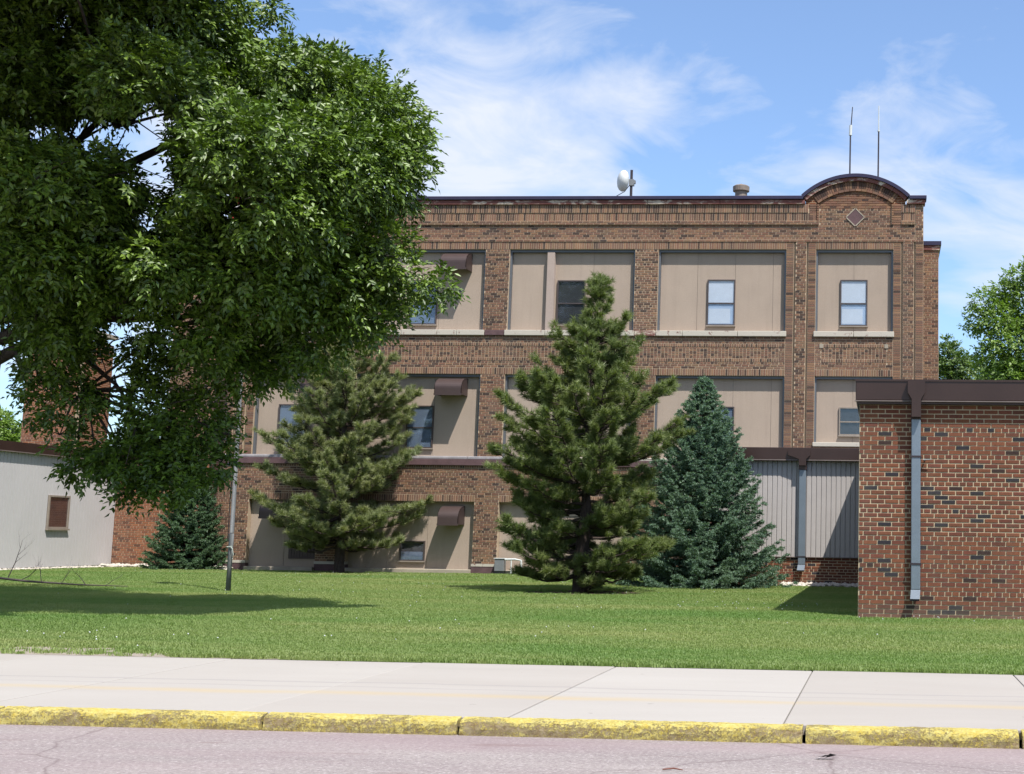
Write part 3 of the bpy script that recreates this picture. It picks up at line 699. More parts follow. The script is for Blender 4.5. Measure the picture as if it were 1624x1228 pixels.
# --- set-back side wings
YW = YF+1.3
L.rect(XR+0.004, 1.60, 0, 10.0, YW, 'run', thick=.3, pd=0.12); m = MB(); m.box(XR+.01, 1.60, YW+.31, YW+9, 0, 10.0); m.build('wing_wall', M_BRICKTEX, main)
boxpart('wing_stone', M_STONE, main, XR+.01, 1.63, YW-.04, YW+.4, 10.0, 10.14); boxpart('wing_coping', M_COPING, main, XR+.01, 1.68, YW-.08, YW+9, 10.145, 10.27)
L.rect(-22.45, XL-0.004, 3.3, 10.0, YW, 'run', thick=.3, pd=0.12); m = MB(); m.box(-22.45, XL-.01, YW+.31, YW+9, 0, 10.0); m.build('wing_wall', M_BRICKTEX, main)
boxpart('wing_stone', M_STONE, main, -22.5, XL-.01, YW-.04, YW+.4, 10.0, 10.14); boxpart('wing_coping', M_COPING, main, -22.55, XL-.01, YW-.08, YW+9, 10.145, 10.27)
L.finish()

# ================================================================== LEFT: low orange wall, grey ribbed wing, chimney
low = empty('brick_connector', (-22, YW, 0), 'low orange brick wall between pale grey wing and school corner', 'building')
L2 = Layer(low, PAL_ORG, DARK_ORG, 0.14, M_MORTAR)
L2.rect(-23.96, -22.46, 0, 3.3, YW, 'run', thick=.3); L2.rect(-22.455, XL-0.01, 0, 3.29, YW, 'run', thick=.3); L2.finish()
boxpart('coping', M_BROWN, low, -23.85, -22.47, YW-.1, YW+5, 3.305, 3.55)
m = MB(); m.box(-23.88, -22.46, YW+.31, YW+5, 0, 3.3); m.build('wall', M_BRICKTEX, low)

gw = empty('ribbed_wing', (-24, 35, 0), 'pale grey ribbed metal wing with brown fascia at the left edge', 'building')
XG = -23.9
m = MB(); m.box(-34, XG-0.03, 27.5, 41.2, 0.0, 3.24); m.build('core_wall', M_SIDE2, gw)
m = MB(); n = int((41.0-27.5)/0.15)
for k in range(n):
    y = 27.5+k*0.15; m.box(XG-0.035, XG, y, y+0.137, 0.06, 3.24)
m.build('rib_siding', M_SIDE2, gw)
boxpart('fascia', M_BROWN, gw, -34.1, XG+0.10, 27.4, 40.88, 3.24, 3.50); boxpart('drip_edge', M_DRIP, gw, XG+0.06, XG+0.115, 27.39, 40.89, 3.215, 3.24)
f = MB()
y0, y1, z0, z1 = 37.55, 38.55, 1.15, 2.10
for a in ((y0, y0+.05, z0, z1), (y1-.05, y1, z0, z1), (y0+.05, y1-.05, z0, z0+.05), (y0+.05, y1-.05, z1-.05, z1)): f.box(XG-.02, XG+.05, *a)
w = f.build('window', M_WINFR2, gw)
boxpart('room', plain('brown window shade', rgb(92, 62, 54, .8), .7), w, XG+.002, XG+.008, y0+.05, y1-.05, z0+.05, z1-.05)
boxpart('pane', M_GLASS, w, XG+.02, XG+.024, y0+.05, y1-.05, z0+.05, z1-.05)
boxpart('window_sill', M_WINFR2, w, XG-.01, XG+.08, y0-.03, y1+.03, z0-.05, z0-.002)

ch = empty('chimney', (-28.2, 44.6, 0), 'tall orange brick chimney rising behind the pale grey wing', 'chimney')
L3 = Layer(ch, PAL_ORG, DARK_ORG, 0.12, M_MORTAR); L3.rect(-29.15, -27.3, 3.0, 7.6, 44, 'run', thick=.3); L3.rect(-29.2, -27.25, 7.6, 7.82, 43.95, 'soldier', thick=.35); L3.finish()
m = MB(); m.box(-29.14, -27.31, 44.3, 46, 0, 7.6); m.build('stack', M_BRICKTEX, ch); boxpart('chimney_cap', M_CONC, ch, -29.25, -27.2, 43.9, 46.05, 7.82, 7.95)

# ================================================================== LINK with vertical boards
YL = 34.1
lk = empty('board_link', (-1, YL, 0), 'low link with grey vertical board siding over a brick base, behind the blue spruce', 'building')
L4 = Layer(lk, PAL_ANX, DARK_ANX, 0.08, M_MORTAR2, limit=160); 
L4.rect(-4.3, -2.9, 0, .70, YL, 'run', thick=.3); L4.rect(-2.9, -0.5, 0, 0.70, YL, 'run', thick=.3, single=True); L4.rect(-0.5, 4.2, 0, 0.70, YL, 'run', thick=.3); L4.finish()
m = MB(); m.box(-4.3, 4.2, YL+.31, YF-.02, 0, 3.05); m.build('core_wall', M_SIDE, lk)
m = MB(); m.box(-4.29, 4.19, YL+.0, YL+.3, 0.72, 3.11); sd = m.build('siding_backing', M_SIDE, lk)
bm_ = None
for k in range(69):
    x = -4.3+k*0.1232
    if bm_ is None:
        q = MB(); q.v = [(0, -.022, 0), (.012, -.034, 0), (.106, -.034, 0), (.118, -.022, 0), (0, -.022, 2.385), (.012, -.034, 2.385), (.106, -.034, 2.385), (.118, -.022, 2.385), (0, .01, 0), (.118, .01, 0), (0, .01, 2.385), (.118, .01, 2.385)]
        q.f = [(0, 1, 5, 4), (1, 2, 6, 5), (2, 3, 7, 6), (8, 0, 4, 10), (3, 9, 11, 7), (0, 8, 9, 3, 2, 1)]; q.c = [None]*6
        bm_ = bpy.data.meshes.new('board'); bm_.from_pydata(q.v, [], q.f); bm_.materials.append(M_SIDE)
    o = bpy.data.objects.new('board', bm_); link(o, sd); o.location = Vector((x, YL, 0.715))-rel(sd)
boxpart('base_flashing', M_DRIP, lk, -4.3, 4.2, YL-.05, YL+.01, 0.70, 0.718)
boxpart('fascia', M_BROWN, lk, -4.4, 4.2, YL-.19, YL+.2, 3.13, 3.43, bevel=.01); boxpart('drip_edge', M_DRIP, lk, -4.41, 4.2, YL-.205, YL-.14, 3.105, 3.13)
boxpart('roof', M_ROOF, lk, -4.3, 4.2, YL+.2, YF-.09, 3.10, 3.36)
def downspout(parent, xa, xb, y, z_head0, z_head1, z_neck, z_top, z_bot, hx0, hx1, straps):
    m = MB(); yf0 = y-0.21
    m.prism([(xa, z_neck), (xb, z_neck), (xb, z_head0), (hx1, z_head0+.10), (hx1, z_head1), (hx0, z_head1), (hx0, z_head0+.10), (xa, z_head0)], yf0-0.03, y-.001)
    h = m.build('rain_head', M_BROWN, parent)
    boxpart('outlet', M_BROWN, h, xa-.01, xb+.01, y-.13, y-.004, z_top-.02, z_neck-.003)
    p = MB(); w = (xb-xa)
    p.box(xa, xb, y-.12, y-.03, z_bot+.16, z_top-.021)
    sp = p.build('downspout', M_PIPE, parent); bv = sp.modifiers.new('bevel', 'BEVEL'); bv.width = .012; bv.segments = 2
    e = MB(); e.v = [(xa, y-.12, z_bot+.16), (xb, y-.12, z_bot+.16), (xb, y-.03, z_bot+.16), (xa, y-.03, z_bot+.16), (xa-.012, y-.26, z_bot+.03), (xb-.012, y-.26, z_bot+.03), (xb-.012, y-.2, z_bot), (xa-.012, y-.2, z_bot)]
    e.f = [(0, 4, 5, 1), (1, 5, 6, 2), (2, 6, 7, 3), (3, 7, 4, 0)]; e.c = [None]*4
    e.build('elbow', M_PIPE, sp)
    for z in straps: boxpart('strap', M_DKMET, sp, xa-.012, xb+.012, y-.128, y-.002, z-.015, z+.015)
    for k in range(3): pass
downspout(lk, -2.145, -1.965, YL-.03, 3.14, 3.37, 2.98, 2.90, 0.36, -2.42, -1.99+.13, (0.72,))

# ================================================================== RIGHT: brick annex
YA = 20.6
an = empty('brick_annex', (1, YA, 0), 'low red brown brick annex with dark brown fascia at the right', 'building')
L5 = Layer(an, PAL_ANX, DARK_ANX, 0.07, M_MORTAR2, limit=300, jt=0.0168)
CH_KEEP = CH; CH = 0.0681
L5.rect(-0.39, 2.6, 0.0, 0.0681*18, YA, 'run', thick=.3, hdr=6); 
L5.rect(-0.39, 2.6, 0.0681*18, 0.0681*47, YA, 'run', thick=.3, hdr=6, single=True); L5.rect(2.6, 6.0, 0, 0.0681*47, YA, 'run', thick=.3, hdr=6); L5.finish()
CH = CH_KEEP
m = MB(); m.box(-0.385, 6.0, YA+.301, 33.9, 0, 3.2); m.build('core_wall', M_BRICKTEX, an)
boxpart('soffit', M_BROWN, an, -0.43, 6.05, YA-.09, YA+.4, 3.205, 3.25)
boxpart('fascia', M_BROWN, an, -0.45, 6.05, YA-.13, 33.85, 3.255, 3.57, bevel=.012); boxpart('drip_edge', M_DRIP, an, -0.465, 6.06, YA-.148, YA-.10, 3.238, 3.253)
boxpart('fascia_lip', M_BROWN, an, -0.46, 6.06, YA-.142, YA-.12, 3.545, 3.575)
downspout(an, 0.395, 0.535, YA, 3.27, 3.545, 3.0, 3.0, 0.27, 0.335, 0.595, (2.41, 0.81))
# small tap stub beside the downspout
m = MB(); m.tube([(0.60, YA, 2.36), (0.60, YA-.07, 2.36)], [.012, .012]); m.tube([(0.57, YA-.07, 2.365), (0.70, YA-.075, 2.37)], [.012, .006]); m.build('bracket', M_GALV, an)

# ================================================================== THINGS ON THE ROOF
def lathe(mb, x, y, prof, n=20):
    rings = []
    for r, z in prof:
        i = len(mb.v); rings.append(i)
        for j in range(n): mb.v.append((x+r*math.cos(2*math.pi*j/n), y+r*math.sin(2*math.pi*j/n), z))
    for a, b in zip(rings, rings[1:]):
        for j in range(n):
            k = (j+1) % n; mb.f.append((a+j, a+k, b+k, b+j)); mb.c.append(None)
    mb.f.append(tuple(rings[-1]+j for j in range(n))); mb.c.append(None)
YR = 43.0
def on_roof(px): return at(px, 320, YR).x
vx = (at(1163, 300, YR).x+at(1188, 300, YR).x)/2; vz = at(1175, 294, YR).z
vent = empty('roof_vent', (vx, YR, 11.03), 'squat round metal vent on the flat roof left of the curved gable', 'roof vent')
m = MB(); lathe(m, vx, YR, [(0.20, 11.02), (0.20, vz-.22)]); m.build('vent_pipe', M_RUST, vent, smooth=False)
m = MB(); lathe(m, vx, YR, [(0.20, vz-.235), (0.27, vz-.21), (0.275, vz-.06), (0.22, vz-.02), (0.10, vz+.01), (0.04, vz+.04)]); m.build('vent_cap', M_RUST, vent)
dx = at(1001, 300, YR).x; dz = at(1001, 270, YR).z; dc = at(990, 289, YR)
dish = empty('dish_antenna', (dx, YR, 11.03), 'white drum dish antenna clamped to a dark mast on the roof', 'antenna')
m = MB(); m.tube([(dx, YR, 11.02), (dx, YR, dz)], [.045, .045], 10); m.build('mast', M_DKMET, dish)
m = MB(); ax = Vector((-0.93, -0.32, 0.06)).normalized(); e1 = ax.cross(Vector((0, 0, 1))).normalized(); e2 = e1.cross(ax); c0 = Vector((dx, YR, dc.z))+ax*0.10; R_ = 0.35; n = 28; rings = []
for (d, r) in ((0.0, .10), (0.02, .22), (0.07, .31), (0.14, .35), (0.20, .35), (0.27, .31), (0.33, .22), (0.36, .10), (0.365, .01)):
    i = len(m.v); rings.append(i)
    for j in range(n): t = 2*math.pi*j/n; m.v.append(tuple(c0+ax*d+e1*(r*math.cos(t))+e2*(r*math.sin(t))))
for a, b in zip(rings, rings[1:]):
    for j in range(n): k = (j+1) % n; m.f.append((a+j, b+j, b+k, a+k)); m.c.append(None)
m.f.append(tuple(rings[0]+j for j in range(n))); m.c.append(None)
m.build('dish', M_WHITE, dish, smooth=True)
m = MB(); m.box(dx-.07, dx+.09, YR-.07, YR+.07, dc.z-.13, dc.z+.08); m.box(dx+.05, dx+.14, YR-.05, YR+.05, dc.z-.06, dc.z+.05); m.build('clamp', M_GALV, dish)
m = MB(); m.tube([(dx-.05, YR-.05, dc.z-.12), (dx-.2, YR-.08, dc.z-.34), (dx-.5, YR-.05, dc.z-.5)], [.012]*3, 6); m.build('cable', M_BLACK, dish)
for (px, ytop, ymid, lab, wm) in ((1348, 170, 215, 'thin whip antenna with a white sleeve, left of the pair above the gable', 0), (1393, 168, 208, 'thin whip antenna with a pale upper half, right of the pair above the gable', 1)):
    p = at(px, 290, YR); zt = at(px, ytop, YR).z; zm = at(px, ymid, YR).z; lean = 0.06 if wm == 0 else 0.0
    a = empty('whip_antenna', (p.x, YR, 11.03), lab, 'antenna', 'whip antennas above the gable')
    m = MB(); m.tube([(p.x-.02, YR, 11.02), (p.x, YR, zm)], [.028, .024], 8); m.build('mast', M_DKMET, a)
    m = MB()
    if wm == 0: m.tube([(p.x, YR, zm), (p.x+.01, YR, zm+.34)], [.05, .05], 10)
    else: m.tube([(p.x, YR, zm-.02), (p.x, YR, zm+.02)], [.04, .04], 10)
    m.build('sleeve', M_WHITE, a)
    m = MB(); m.tube([(p.x, YR, zm), (p.x+lean, YR, zt)], [.020, .014], 8); m.build('whip', M_DKMET if wm == 0 else M_WHITE, a)

# ================================================================== FLAGPOLE, BOX, GRAVEL, LITTER, FALLEN BRANCH
fp = at(362, 935, 26.5); FX, FY = -12.46, 25.4
pole = empty('flagpole', (FX, FY, 0), 'leaning grey metal flagpole with halyard standing on the lawn', 'flagpole')
m = MB(); topx = FX-0.05
pts = [(FX, FY, -.05), (FX-.005, FY, 1.1), (FX, FY, 1.12), (FX-.015, FY, 3.6), (FX-.05, FY, 8.6)]
m.tube(pts, [.052, .048, .040, .036, .026], 14); m.build('shaft', M_GALV, pole, smooth=True)
m = MB(); lathe(m, topx, FY, [(0.03, 8.59), (.07, 8.63), (.075, 8.68), (.05, 8.73), (.01, 8.75)]); m.build('finial', M_GALV, pole, smooth=True)
m = MB(); hz = [(FX-.05, FY-.04, .95), (FX-.055, FY-.05, 1.9), (FX-.04, FY-.05, 2.1), (FX-.05, FY-.06, 4.5), (FX-.08, FY-.05, 8.55)]; m.tube(hz, [.010]*5, 6); m.build('halyard', M_BLACK, pole)
m = MB(); m.tube([(FX+.02, FY-.06, .86), (FX+.07, FY-.08, .82), (FX+.09, FY-.07, .70), (FX+.08, FY-.07, .62)], [.007]*4, 6); m.tube([(FX-.05, FY-.06, .85), (FX+.05, FY-.06, .86)], [.011, .011], 6); m.build('cleat_rope', M_ROPE, pole)
# limp flag hanging beside the pole, seen through the leaves
flag = empty('hanging_flag', (FX+.1, FY, 6.6), 'limp red white and blue flag hanging from the flagpole among the ash leaves', 'flag')
def cloth(name, z0, z1, mat, u0, u1):
    m = MB(); nz, nu = 8, 14; g = []
    for i in range(nz+1):
        z = z0+(z1-z0)*i/nz; row = []
        for j in range(nu+1):
            u = u0+(u1-u0)*j/nu; row.append(len(m.v))
            m.v.append((FX+.08-u*0.55, FY-.06+.10*math.sin(u*13+z)*min(1, u*3+.1), z-u*0.25*(1-(z-6.5)/2)))
        g.append(row)
    for a, b in zip(g, g[1:]):
        for j in range(nu): m.f.append((a[j], a[j+1], b[j+1], b[j])); m.c.append(None)
    m.build(name, mat, flag, smooth=True)
cloth('canton', 7.45, 8.3, M_FLAGB, 0.0, 0.5)
for k in range(5): cloth('stripe', 7.45+.17*k, 7.45+.17*(k+1), M_FLAGR if k % 2 else M_FLAGW, 0.5, 1.0)
for k in range(5): cloth('stripe', 6.6+.17*k, 6.6+.17*(k+1), M_FLAGR if k % 2 == 0 else M_FLAGW, 0.0, 1.0)

ub = empty('utility_box', (-11.1, 39.35, 0), 'small pale grey utility box at the foot of the brick pier beside the pine', 'utility box')
boxpart('housing', M_GALV, ub, -11.34, -11.06, 39.28, 39.52, 0.10, 0.46, bevel=.012); boxpart('foot', M_BLACK, ub, -11.33, -11.07, 39.30, 39.50, 0.0, 0.10)
boxpart('lid', M_WHITE, ub, -11.36, -11.04, 39.26, 39.53, 0.462, 0.48)
rl = empty('pipe_rail', (-10.8, 39.3, 0), 'low white pipe rail bent over beside the grey utility box', 'rail')
m = MB(); m.tube([(-11.04, 39.32, 0.44), (-10.75, 39.32, 0.45), (-10.56, 39.32, 0.42), (-10.53, 39.32, 0.0)], [.03]*4, 8); m.build('pipe', M_WHITE, rl)
m = MB(); m.tube([(-10.85, 39.32, 0.0), (-10.85, 39.32, 0.43)], [.02]*2, 8); m.build('post', M_WHITE, rl)

def rocks(name, spots, mat, label):
    m = MB()
    base = [(0, 0, 1), (.9, 0, .3), (.28, .85, .35), (-.72, .53, .3), (-.72, -.53, .32), (.28, -.85, .3), (.5, .5, -.6), (-.6, .1, -.6), (.2, -.6, -.6)]
    fs = [(0, 1, 2), (0, 2, 3), (0, 3, 4), (0, 4, 5), (0, 5, 1), (1, 6, 2), (2, 6, 7), (2, 7, 3), (3, 7, 4), (4, 7, 8), (4, 8, 5), (5, 8, 1), (1, 8, 6)]
    for x, y, z, s in spots:
        i = len(m.v); a = random.uniform(0, 6.3); ca, sa = math.cos(a), math.sin(a); k = random.uniform(.75, 1.25)
        for p in base:
            q = (p[0]*random.uniform(.8, 1.2), p[1]*k, p[2]*.7); m.v.append((x+s*(q[0]*ca-q[1]*sa), y+s*(q[0]*sa+q[1]*ca), z+s*q[2]))
        c = random.uniform(.75, 1.1); 
        for f in fs: m.f.append(tuple(i+t for t in f)); m.c.append((c*.62, c*.57, c*.50, 1))
    o = m.build(name, mat); tag(o, label, 'gravel', kind='stuff'); return o
sp = [(random.uniform(-2.5, -.45), 34.02-abs(random.gauss(0, .38)), random.uniform(.0, .05), random.uniform(.045, .10)) for _ in range(420)]
rocks('gravel_bed', sp, M_BRICK, 'white gravel along the foot of the board clad link')
sp = [(random.uniform(-23.8, -20.1), 40.85-abs(random.gauss(0, .35)), random.uniform(.0, .06), random.uniform(.05, .11)) for _ in range(520)]
sp += [(XG+abs(random.gauss(0.1, .2)), random.uniform(30, 40.8), random.uniform(.0, .03), random.uniform(.035, .07)) for _ in range(560)]
sp += [(random.gauss(-19.55, .22), 39.35-abs(random.gauss(0, .15)), random.uniform(0, .08), random.uniform(.05, .12)) for _ in range(40)]
rocks('gravel_strip', sp, M_BRICK, 'white gravel strip below the orange brick wall and grey wing')

def branching(m, p, d, length, r, depth, up_=0.15):
    pts = [Vector(p)]; rad = [r]; n = 5; dd = Vector(d).normalized()
    for k in range(n):
        dd = (dd+Vector((random.gauss(0, .16), random.gauss(0, .16), random.gauss(0, .12)+up_*.1))).normalized()
        pts.append(pts[-1]+dd*(length/n)); rad.append(r*(1-.8*(k+1)/n))
        if depth and k >= 1 and random.random() < .85:
            s = (dd+Vector((random.gauss(0, .6), random.gauss(0, .6), random.uniform(.1, .9)))).normalized()
            branching(m, pts[-1], s, length*random.uniform(.3, .55), rad[-1]*.7, depth-1, up_)
    m.tube([tuple(q) for q in pts], rad, 6)
m = MB(); random.seed(21)
stem = [(-20.2, 26.0, .40), (-18.9, 26.0, .30), (-17.9, 26.1, .20), (-16.9, 26.1, .11), (-15.9, 26.15, .06), (-14.9, 26.2, .04)]
m.tube(stem, [.032, .03, .026, .022, .015, .006], 7)
for (x, z, dx_, dz_, l, r) in ((-18.3, .36, -.55, .8, .75, .02), (-17.5, .24, -.7, .75, .85, .02), (-16.6, .10, -.25, .95, .5, .014), (-15.7, .06, -.5, .8, .55, .013), (-18.9, .46, .3, -.9, .4, .02), (-17.0, .15, .8, .35, .8, .014), (-19.4, .5, .4, .7, .5, .015), (-18.0, .3, .5, .85, .6, .016), (-16.2, .08, .3, .9, .4, .012), (-17.3, .18, .2, .9, .9, .018), (-18.6, .4, -.8, .5, .9, .02), (-15.3, .05, .6, .5, .5, .01)):
    branching(m, (x, 26.1, z), (dx_, .05, dz_*.7), l*.85, r*.65, 2, .2)
single('fallen_branch', m, M_DEAD, (-17, 26.2, 0), 'bare dead branch lying on the lawn at the left edge', 'branch')
random.seed(5)
m = MB(); p = at(1300, 1203, 8.0); g = Vector((0, 0, CAM_H))+(p-Vector((0, 0, CAM_H)))*((CAM_H+.095)/(CAM_H-p.z))
for k in range(3):
    a = k*1.1; m.quad([(g.x+.03*k-.03, g.y, g.z+.004), (g.x+.03*k, g.y-.02, g.z+.012+.01*k), (g.x+.03*k+.04, g.y+.01, g.z+.02), (g.x+.03*k, g.y+.03, g.z+.006)])
single('dry_leaf', m, M_BLACK, (g.x, g.y, g.z), 'small dark curled leaf lying on the road', 'leaf')
p = at(1068, 1221, 8.0); g = Vector((0, 0, CAM_H))+(p-Vector((0, 0, CAM_H)))*((CAM_H+.092)/(CAM_H-p.z))
m = MB(); m.tube([(g.x-.06, g.y, g.z), (g.x, g.y+.01, g.z+.006), (g.x+.05, g.y, g.z)], [.004, .005, .003], 6)
single('twig', m, plain('reddish twig', (.13, .05, .035, 1), .8), (g.x, g.y, g.z), 'short reddish twig on the road at the lower edge', 'twig')

# ================================================================== TREES
def np_mesh(name, V, F, mat, parent=None, kind=None):
    """V (n,3) world, F (m,k) indices"""
    me = bpy.data.meshes.new(name); k = F.shape[1]; o_ = np.array(rel(parent)) if parent is not None else np.zeros(3)
    V = (V-o_).astype(np.float32)
    me.vertices.add(len(V)); me.vertices.foreach_set('co', V.ravel())
    me.loops.add(F.size); me.loops.foreach_set('vertex_index', F.ravel().astype(np.int32))
    me.polygons.add(len(F)); me.polygons.foreach_set('loop_start', np.arange(0, F.size, k, dtype=np.int32)); me.polygons.foreach_set('loop_total', np.full(len(F), k, dtype=np.int32))
    me.materials.append(mat); me.update(calc_edges=True)
    o = bpy.data.objects.new(name, me); link(o, parent)
    if kind: o['kind'] = kind
    return o
def unit(a): return a/np.maximum(np.linalg.norm(a, axis=1, keepdims=True), 1e-6)
def leaves(base, dirn, nrm, L_, W_):
    """kite-shaped folded leaves: base points, directions, normals"""
    n = len(base); side = unit(np.cross(dirn, nrm)); nrm = np.cross(side, dirn)
    L_ = np.broadcast_to(L_, (n,))[:, None]; W_ = np.broadcast_to(W_, (n,))[:, None]
    mid = base+dirn*L_*.42; tip = base+dirn*L_-nrm*L_*.10
    V = np.stack([base, mid+side*W_*.5+nrm*W_*.16, tip, mid-side*W_*.5+nrm*W_*.16], 1).reshape(-1, 3)
    i = np.arange(n)[:, None]*4
    F = np.concatenate([i+np.array([[0, 2, 1]]), i+np.array([[0, 3, 2]])], 1).reshape(-1, 3)
    return V, F
def compound(centres, out, nl=7, rach=.22, L_=.098, W_=.044, droop=.24):
    """pinnate leaves at the given points, growing outward and drooping"""
    n = len(centres)
    d = unit(out*0.8+rng.normal(0, .55, (n, 3))+np.array([0, 0, -droop])*rng.uniform(.2, 1.2, (n, 1)))
    upv = unit(np.array([[0, 0, 1.0]])+rng.normal(0, .35, (n, 3))+np.array([[.25, -.3, 0]]))
    side = unit(np.cross(d, upv)); upv = np.cross(side, d); B = []; D = []; N = []
    ra = rach*rng.uniform(.7, 1.2, (n, 1))
    for k in range(nl):
        if k == nl-1: t, s = 1.0, 0.0
        else: t, s = .25+.7*(k//2)/max(1, (nl-1)//2), (1 if k % 2 else -1)
        b = centres+d*ra*t-np.array([[0, 0, 1]])*ra*(t*t*.18)
        ang = d*(.62 if s else 1.0)+side*s*.8+np.array([[0, 0, -.12]])+rng.normal(0, .22, (n, 3))
        B.append(b); D.append(unit(ang)); N.append(unit(upv+rng.normal(0, .45, (n, 3))))
    B, D, N = np.concatenate(B), np.concatenate(D), np.concatenate(N); m_ = len(B)
    return leaves(B, D, N, L_*rng.uniform(.7, 1.2, m_), W_*rng.uniform(.8, 1.2, m_))
def clump_points(c, r, n, squash=.8, edge=.55):
    u = unit(rng.normal(0, 1, (n, 3))); rr = r*rng.uniform(edge**3, 1.0, (n, 1))**(1/3)
    lump = 1+.16*np.sin(u[:, :1]*5+c[0]*3)*np.sin(u[:, 1:2]*6+c[1])+.12*np.sin(u[:, 2:]*9+c[2]*2)
    return np.array(c)+u*rr*lump*np.array([1, 1, squash]), u

# ---- the big ash at the left (trunk stands left of the frame)
ash = empty('ash_tree', (-14.6, 18.9, 0), 'large dark green ash tree hanging over the left side of the lawn', 'tree')
YT = 18.7
CL = [  # photo x, y, radius in px at the crown's depth, depth offset in metres, density
 (600, 190, 78, 0, 1), (545, 145, 72, .6, 1), (490, 130, 68, -.5, 1), (640, 235, 46, 0, 1), (560, 260, 100, -.6, 1), (470, 200, 95, .5, 1), (440, 105, 42, .2, .8), (628, 300, 36, .3, .9),
 (515, 350, 100, 0, 1), (600, 395, 52, -.3, 1), (650, 440, 48, 0, .9), (698, 452, 26, .2, .8), (560, 465, 80, .3, 1), (470, 430, 100, -.6, 1), (500, 530, 60, 0, .9), (588, 505, 42, 0, .8), (420, 535, 70, .5, 1), (395, 590, 40, 0, .8), (440, 590, 30, .3, .6), (345, 555, 48, -.5, .9),
 (60, 60, 115, 0, 1), (180, 50, 110, .8, 1), (290, 40, 105, -.8, 1), (350, 90, 80, .2, 1), (110, 130, 75, -.9, 1), (330, 150, 70, .6, 1), (395, 150, 62, 0, 1), (437, 12, 17, 0, 1.2), (412, 4, 16, .1, 1), (30, 190, 95, 0, 1), (60, 320, 110, .5, 1), (160, 340, 90, -.5, 1), (150, 425, 95, .4, 1), (50, 440, 80, 0, .9),
 (255, 400, 56, .6, .7), (330, 335, 80, -.2, 1), (318, 255, 42, .8, .9), (380, 240, 85, -.3, 1), (420, 330, 80, .4, 1), (205, 140, 60, .5, 1), (200, 290, 42, .4, .5), (355, 430, 70, 0, .9), (285, 470, 50, .3, .7), (280, 535, 45, .3, .6),
 (110, 515, 62, 0, .9), (70, 575, 40, .3, .7), (180, 560, 40, .4, .6), (110, 640, 44, 0, .9), (150, 620, 40, -.2, .8), (240, 640, 46, 0, .9), (60, 610, 34, .2, .7), (200, 600, 34, .3, .6), (230, 560, 40, .2, .8), (180, 690, 40, .3, .9), (90, 560, 46, -.4, .9), (275, 590, 52, .3, .7), (300, 675, 56, 0, 1), (225, 722, 64, .3, 1.1), (150, 715, 44, 0, .9), (285, 745, 48, -.2, 1), (335, 735, 36, .2, .8), (120, 745, 20, 0, .8), (205, 775, 26, 0, .8), (255, 785, 20, 0, .7), (330, 650, 42, .2, .8), (15, 545, 26, .2, .5), (6, 625, 22, 0, .6), (360, 690, 16, 0, .5), (352, 735, 14, 0, .5), (95, 690, 18, 0, .4), (60, 660, 16, .2, .3),
 # near-side clumps, added to shade the lower hanging leaves
 (340, 290, 95, -1.8, .9), (430, 250, 85, -2.1, .9), (300, 420, 80, -1.5, .9), (450, 340, 85, -1.7, .9), (250, 140, 85, -2.3, .9), (120, 300, 95, -2.2, .9), (40, 400, 90, -2.0, .9), (130, 400, 80, -1.8, .9), (400, 440, 75, -1.3, .9), (200, 480, 60, -1.4, .8), (90, 500, 55, -1.3, .8), (330, 520, 50, -1.2, .8), (520, 270, 60, -1.6, .8),
 (120, -60, 120, -2.2, .9), (250, -80, 100, -1.8, .9), (0, -40, 140, -2.4, .9), (60, 120, 90, -2.0, .8), (-40, 250, 110, -2.0, .8), (180, -200, 140, -2.4, .8), (270, -190, 90, -1.4, .7),  # nearer and higher clumps, added to shade the left side
 (-90, 80, 140, 0, .6), (-80, 300, 130, .3, .6), (-90, 480, 90, .2, .6), (-280, 200, 190, -.4, .5), (-260, 0, 190, .5, .5), (40, -140, 170, 0, .6), (230, -120, 140, .2, .7), (310, -120, 75, 0, .7), (-120, -260, 200, 0, .5), (130, -320, 180, 0, .5), (-380, 400, 170, 0, .5), (-480, 130, 180, 0, .5), (-430, -140, 180, 0, .5),  # rest of the crown outside the frame
]
GAPS = [(tuple(at(x, y, YT)), a/115.0+(.13 if y < 400 else .02), b/115.0+(.13 if y < 400 else .02)) for x, y, a, b in ((240, 215, 24, 62), (140, 205, 38, 20), (255, 285, 20, 22), (190, 520, 30, 26), (170, 590, 38, 34), (165, 675, 34, 26), (15, 585, 26, 50), (232, 350, 12, 14), (10, 500, 18, 16), (60, 205, 14, 14), (95, 35, 12, 14), (290, 490, 16, 22), (318, 460, 14, 18), (372, 318, 13, 15))]
Vs, Fs, off = [], [], 0
centres = []
S = 2151.6/YT
SHADE_CLUMPS = [(-12.5, 15.5, 9.6, 1.3), (-11, 16, 9.8, 1.2), (-13.5, 17, 10.6, 1.5), (-10.3, 17.3, 10.0, 1.0), (-11.8, 14.6, 8.9, 1.0), (-9.9, 16.2, 9.3, .9), (-14, 15.5, 8.8, 1.1), (-12.6, 13.8, 8.3, .9), (-10.7, 15, 9.0, .9), (-15.5, 16.5, 9.5, 1.6), (-9.6, 14.4, 8.5, .9), (-9.0, 15.3, 8.9, .9), (-10.6, 13.6, 8.1, .8), (-9.3, 13.6, 8.0, .8), (-11.6, 13.2, 7.9, .8), (-13.2, 14.6, 8.6, 1.0), (-13, 18.5, 11.8, 1.6), (-11.2, 18.3, 11.2, 1.2)]  # unseen canopy above the frame, added to keep sun off the left crown
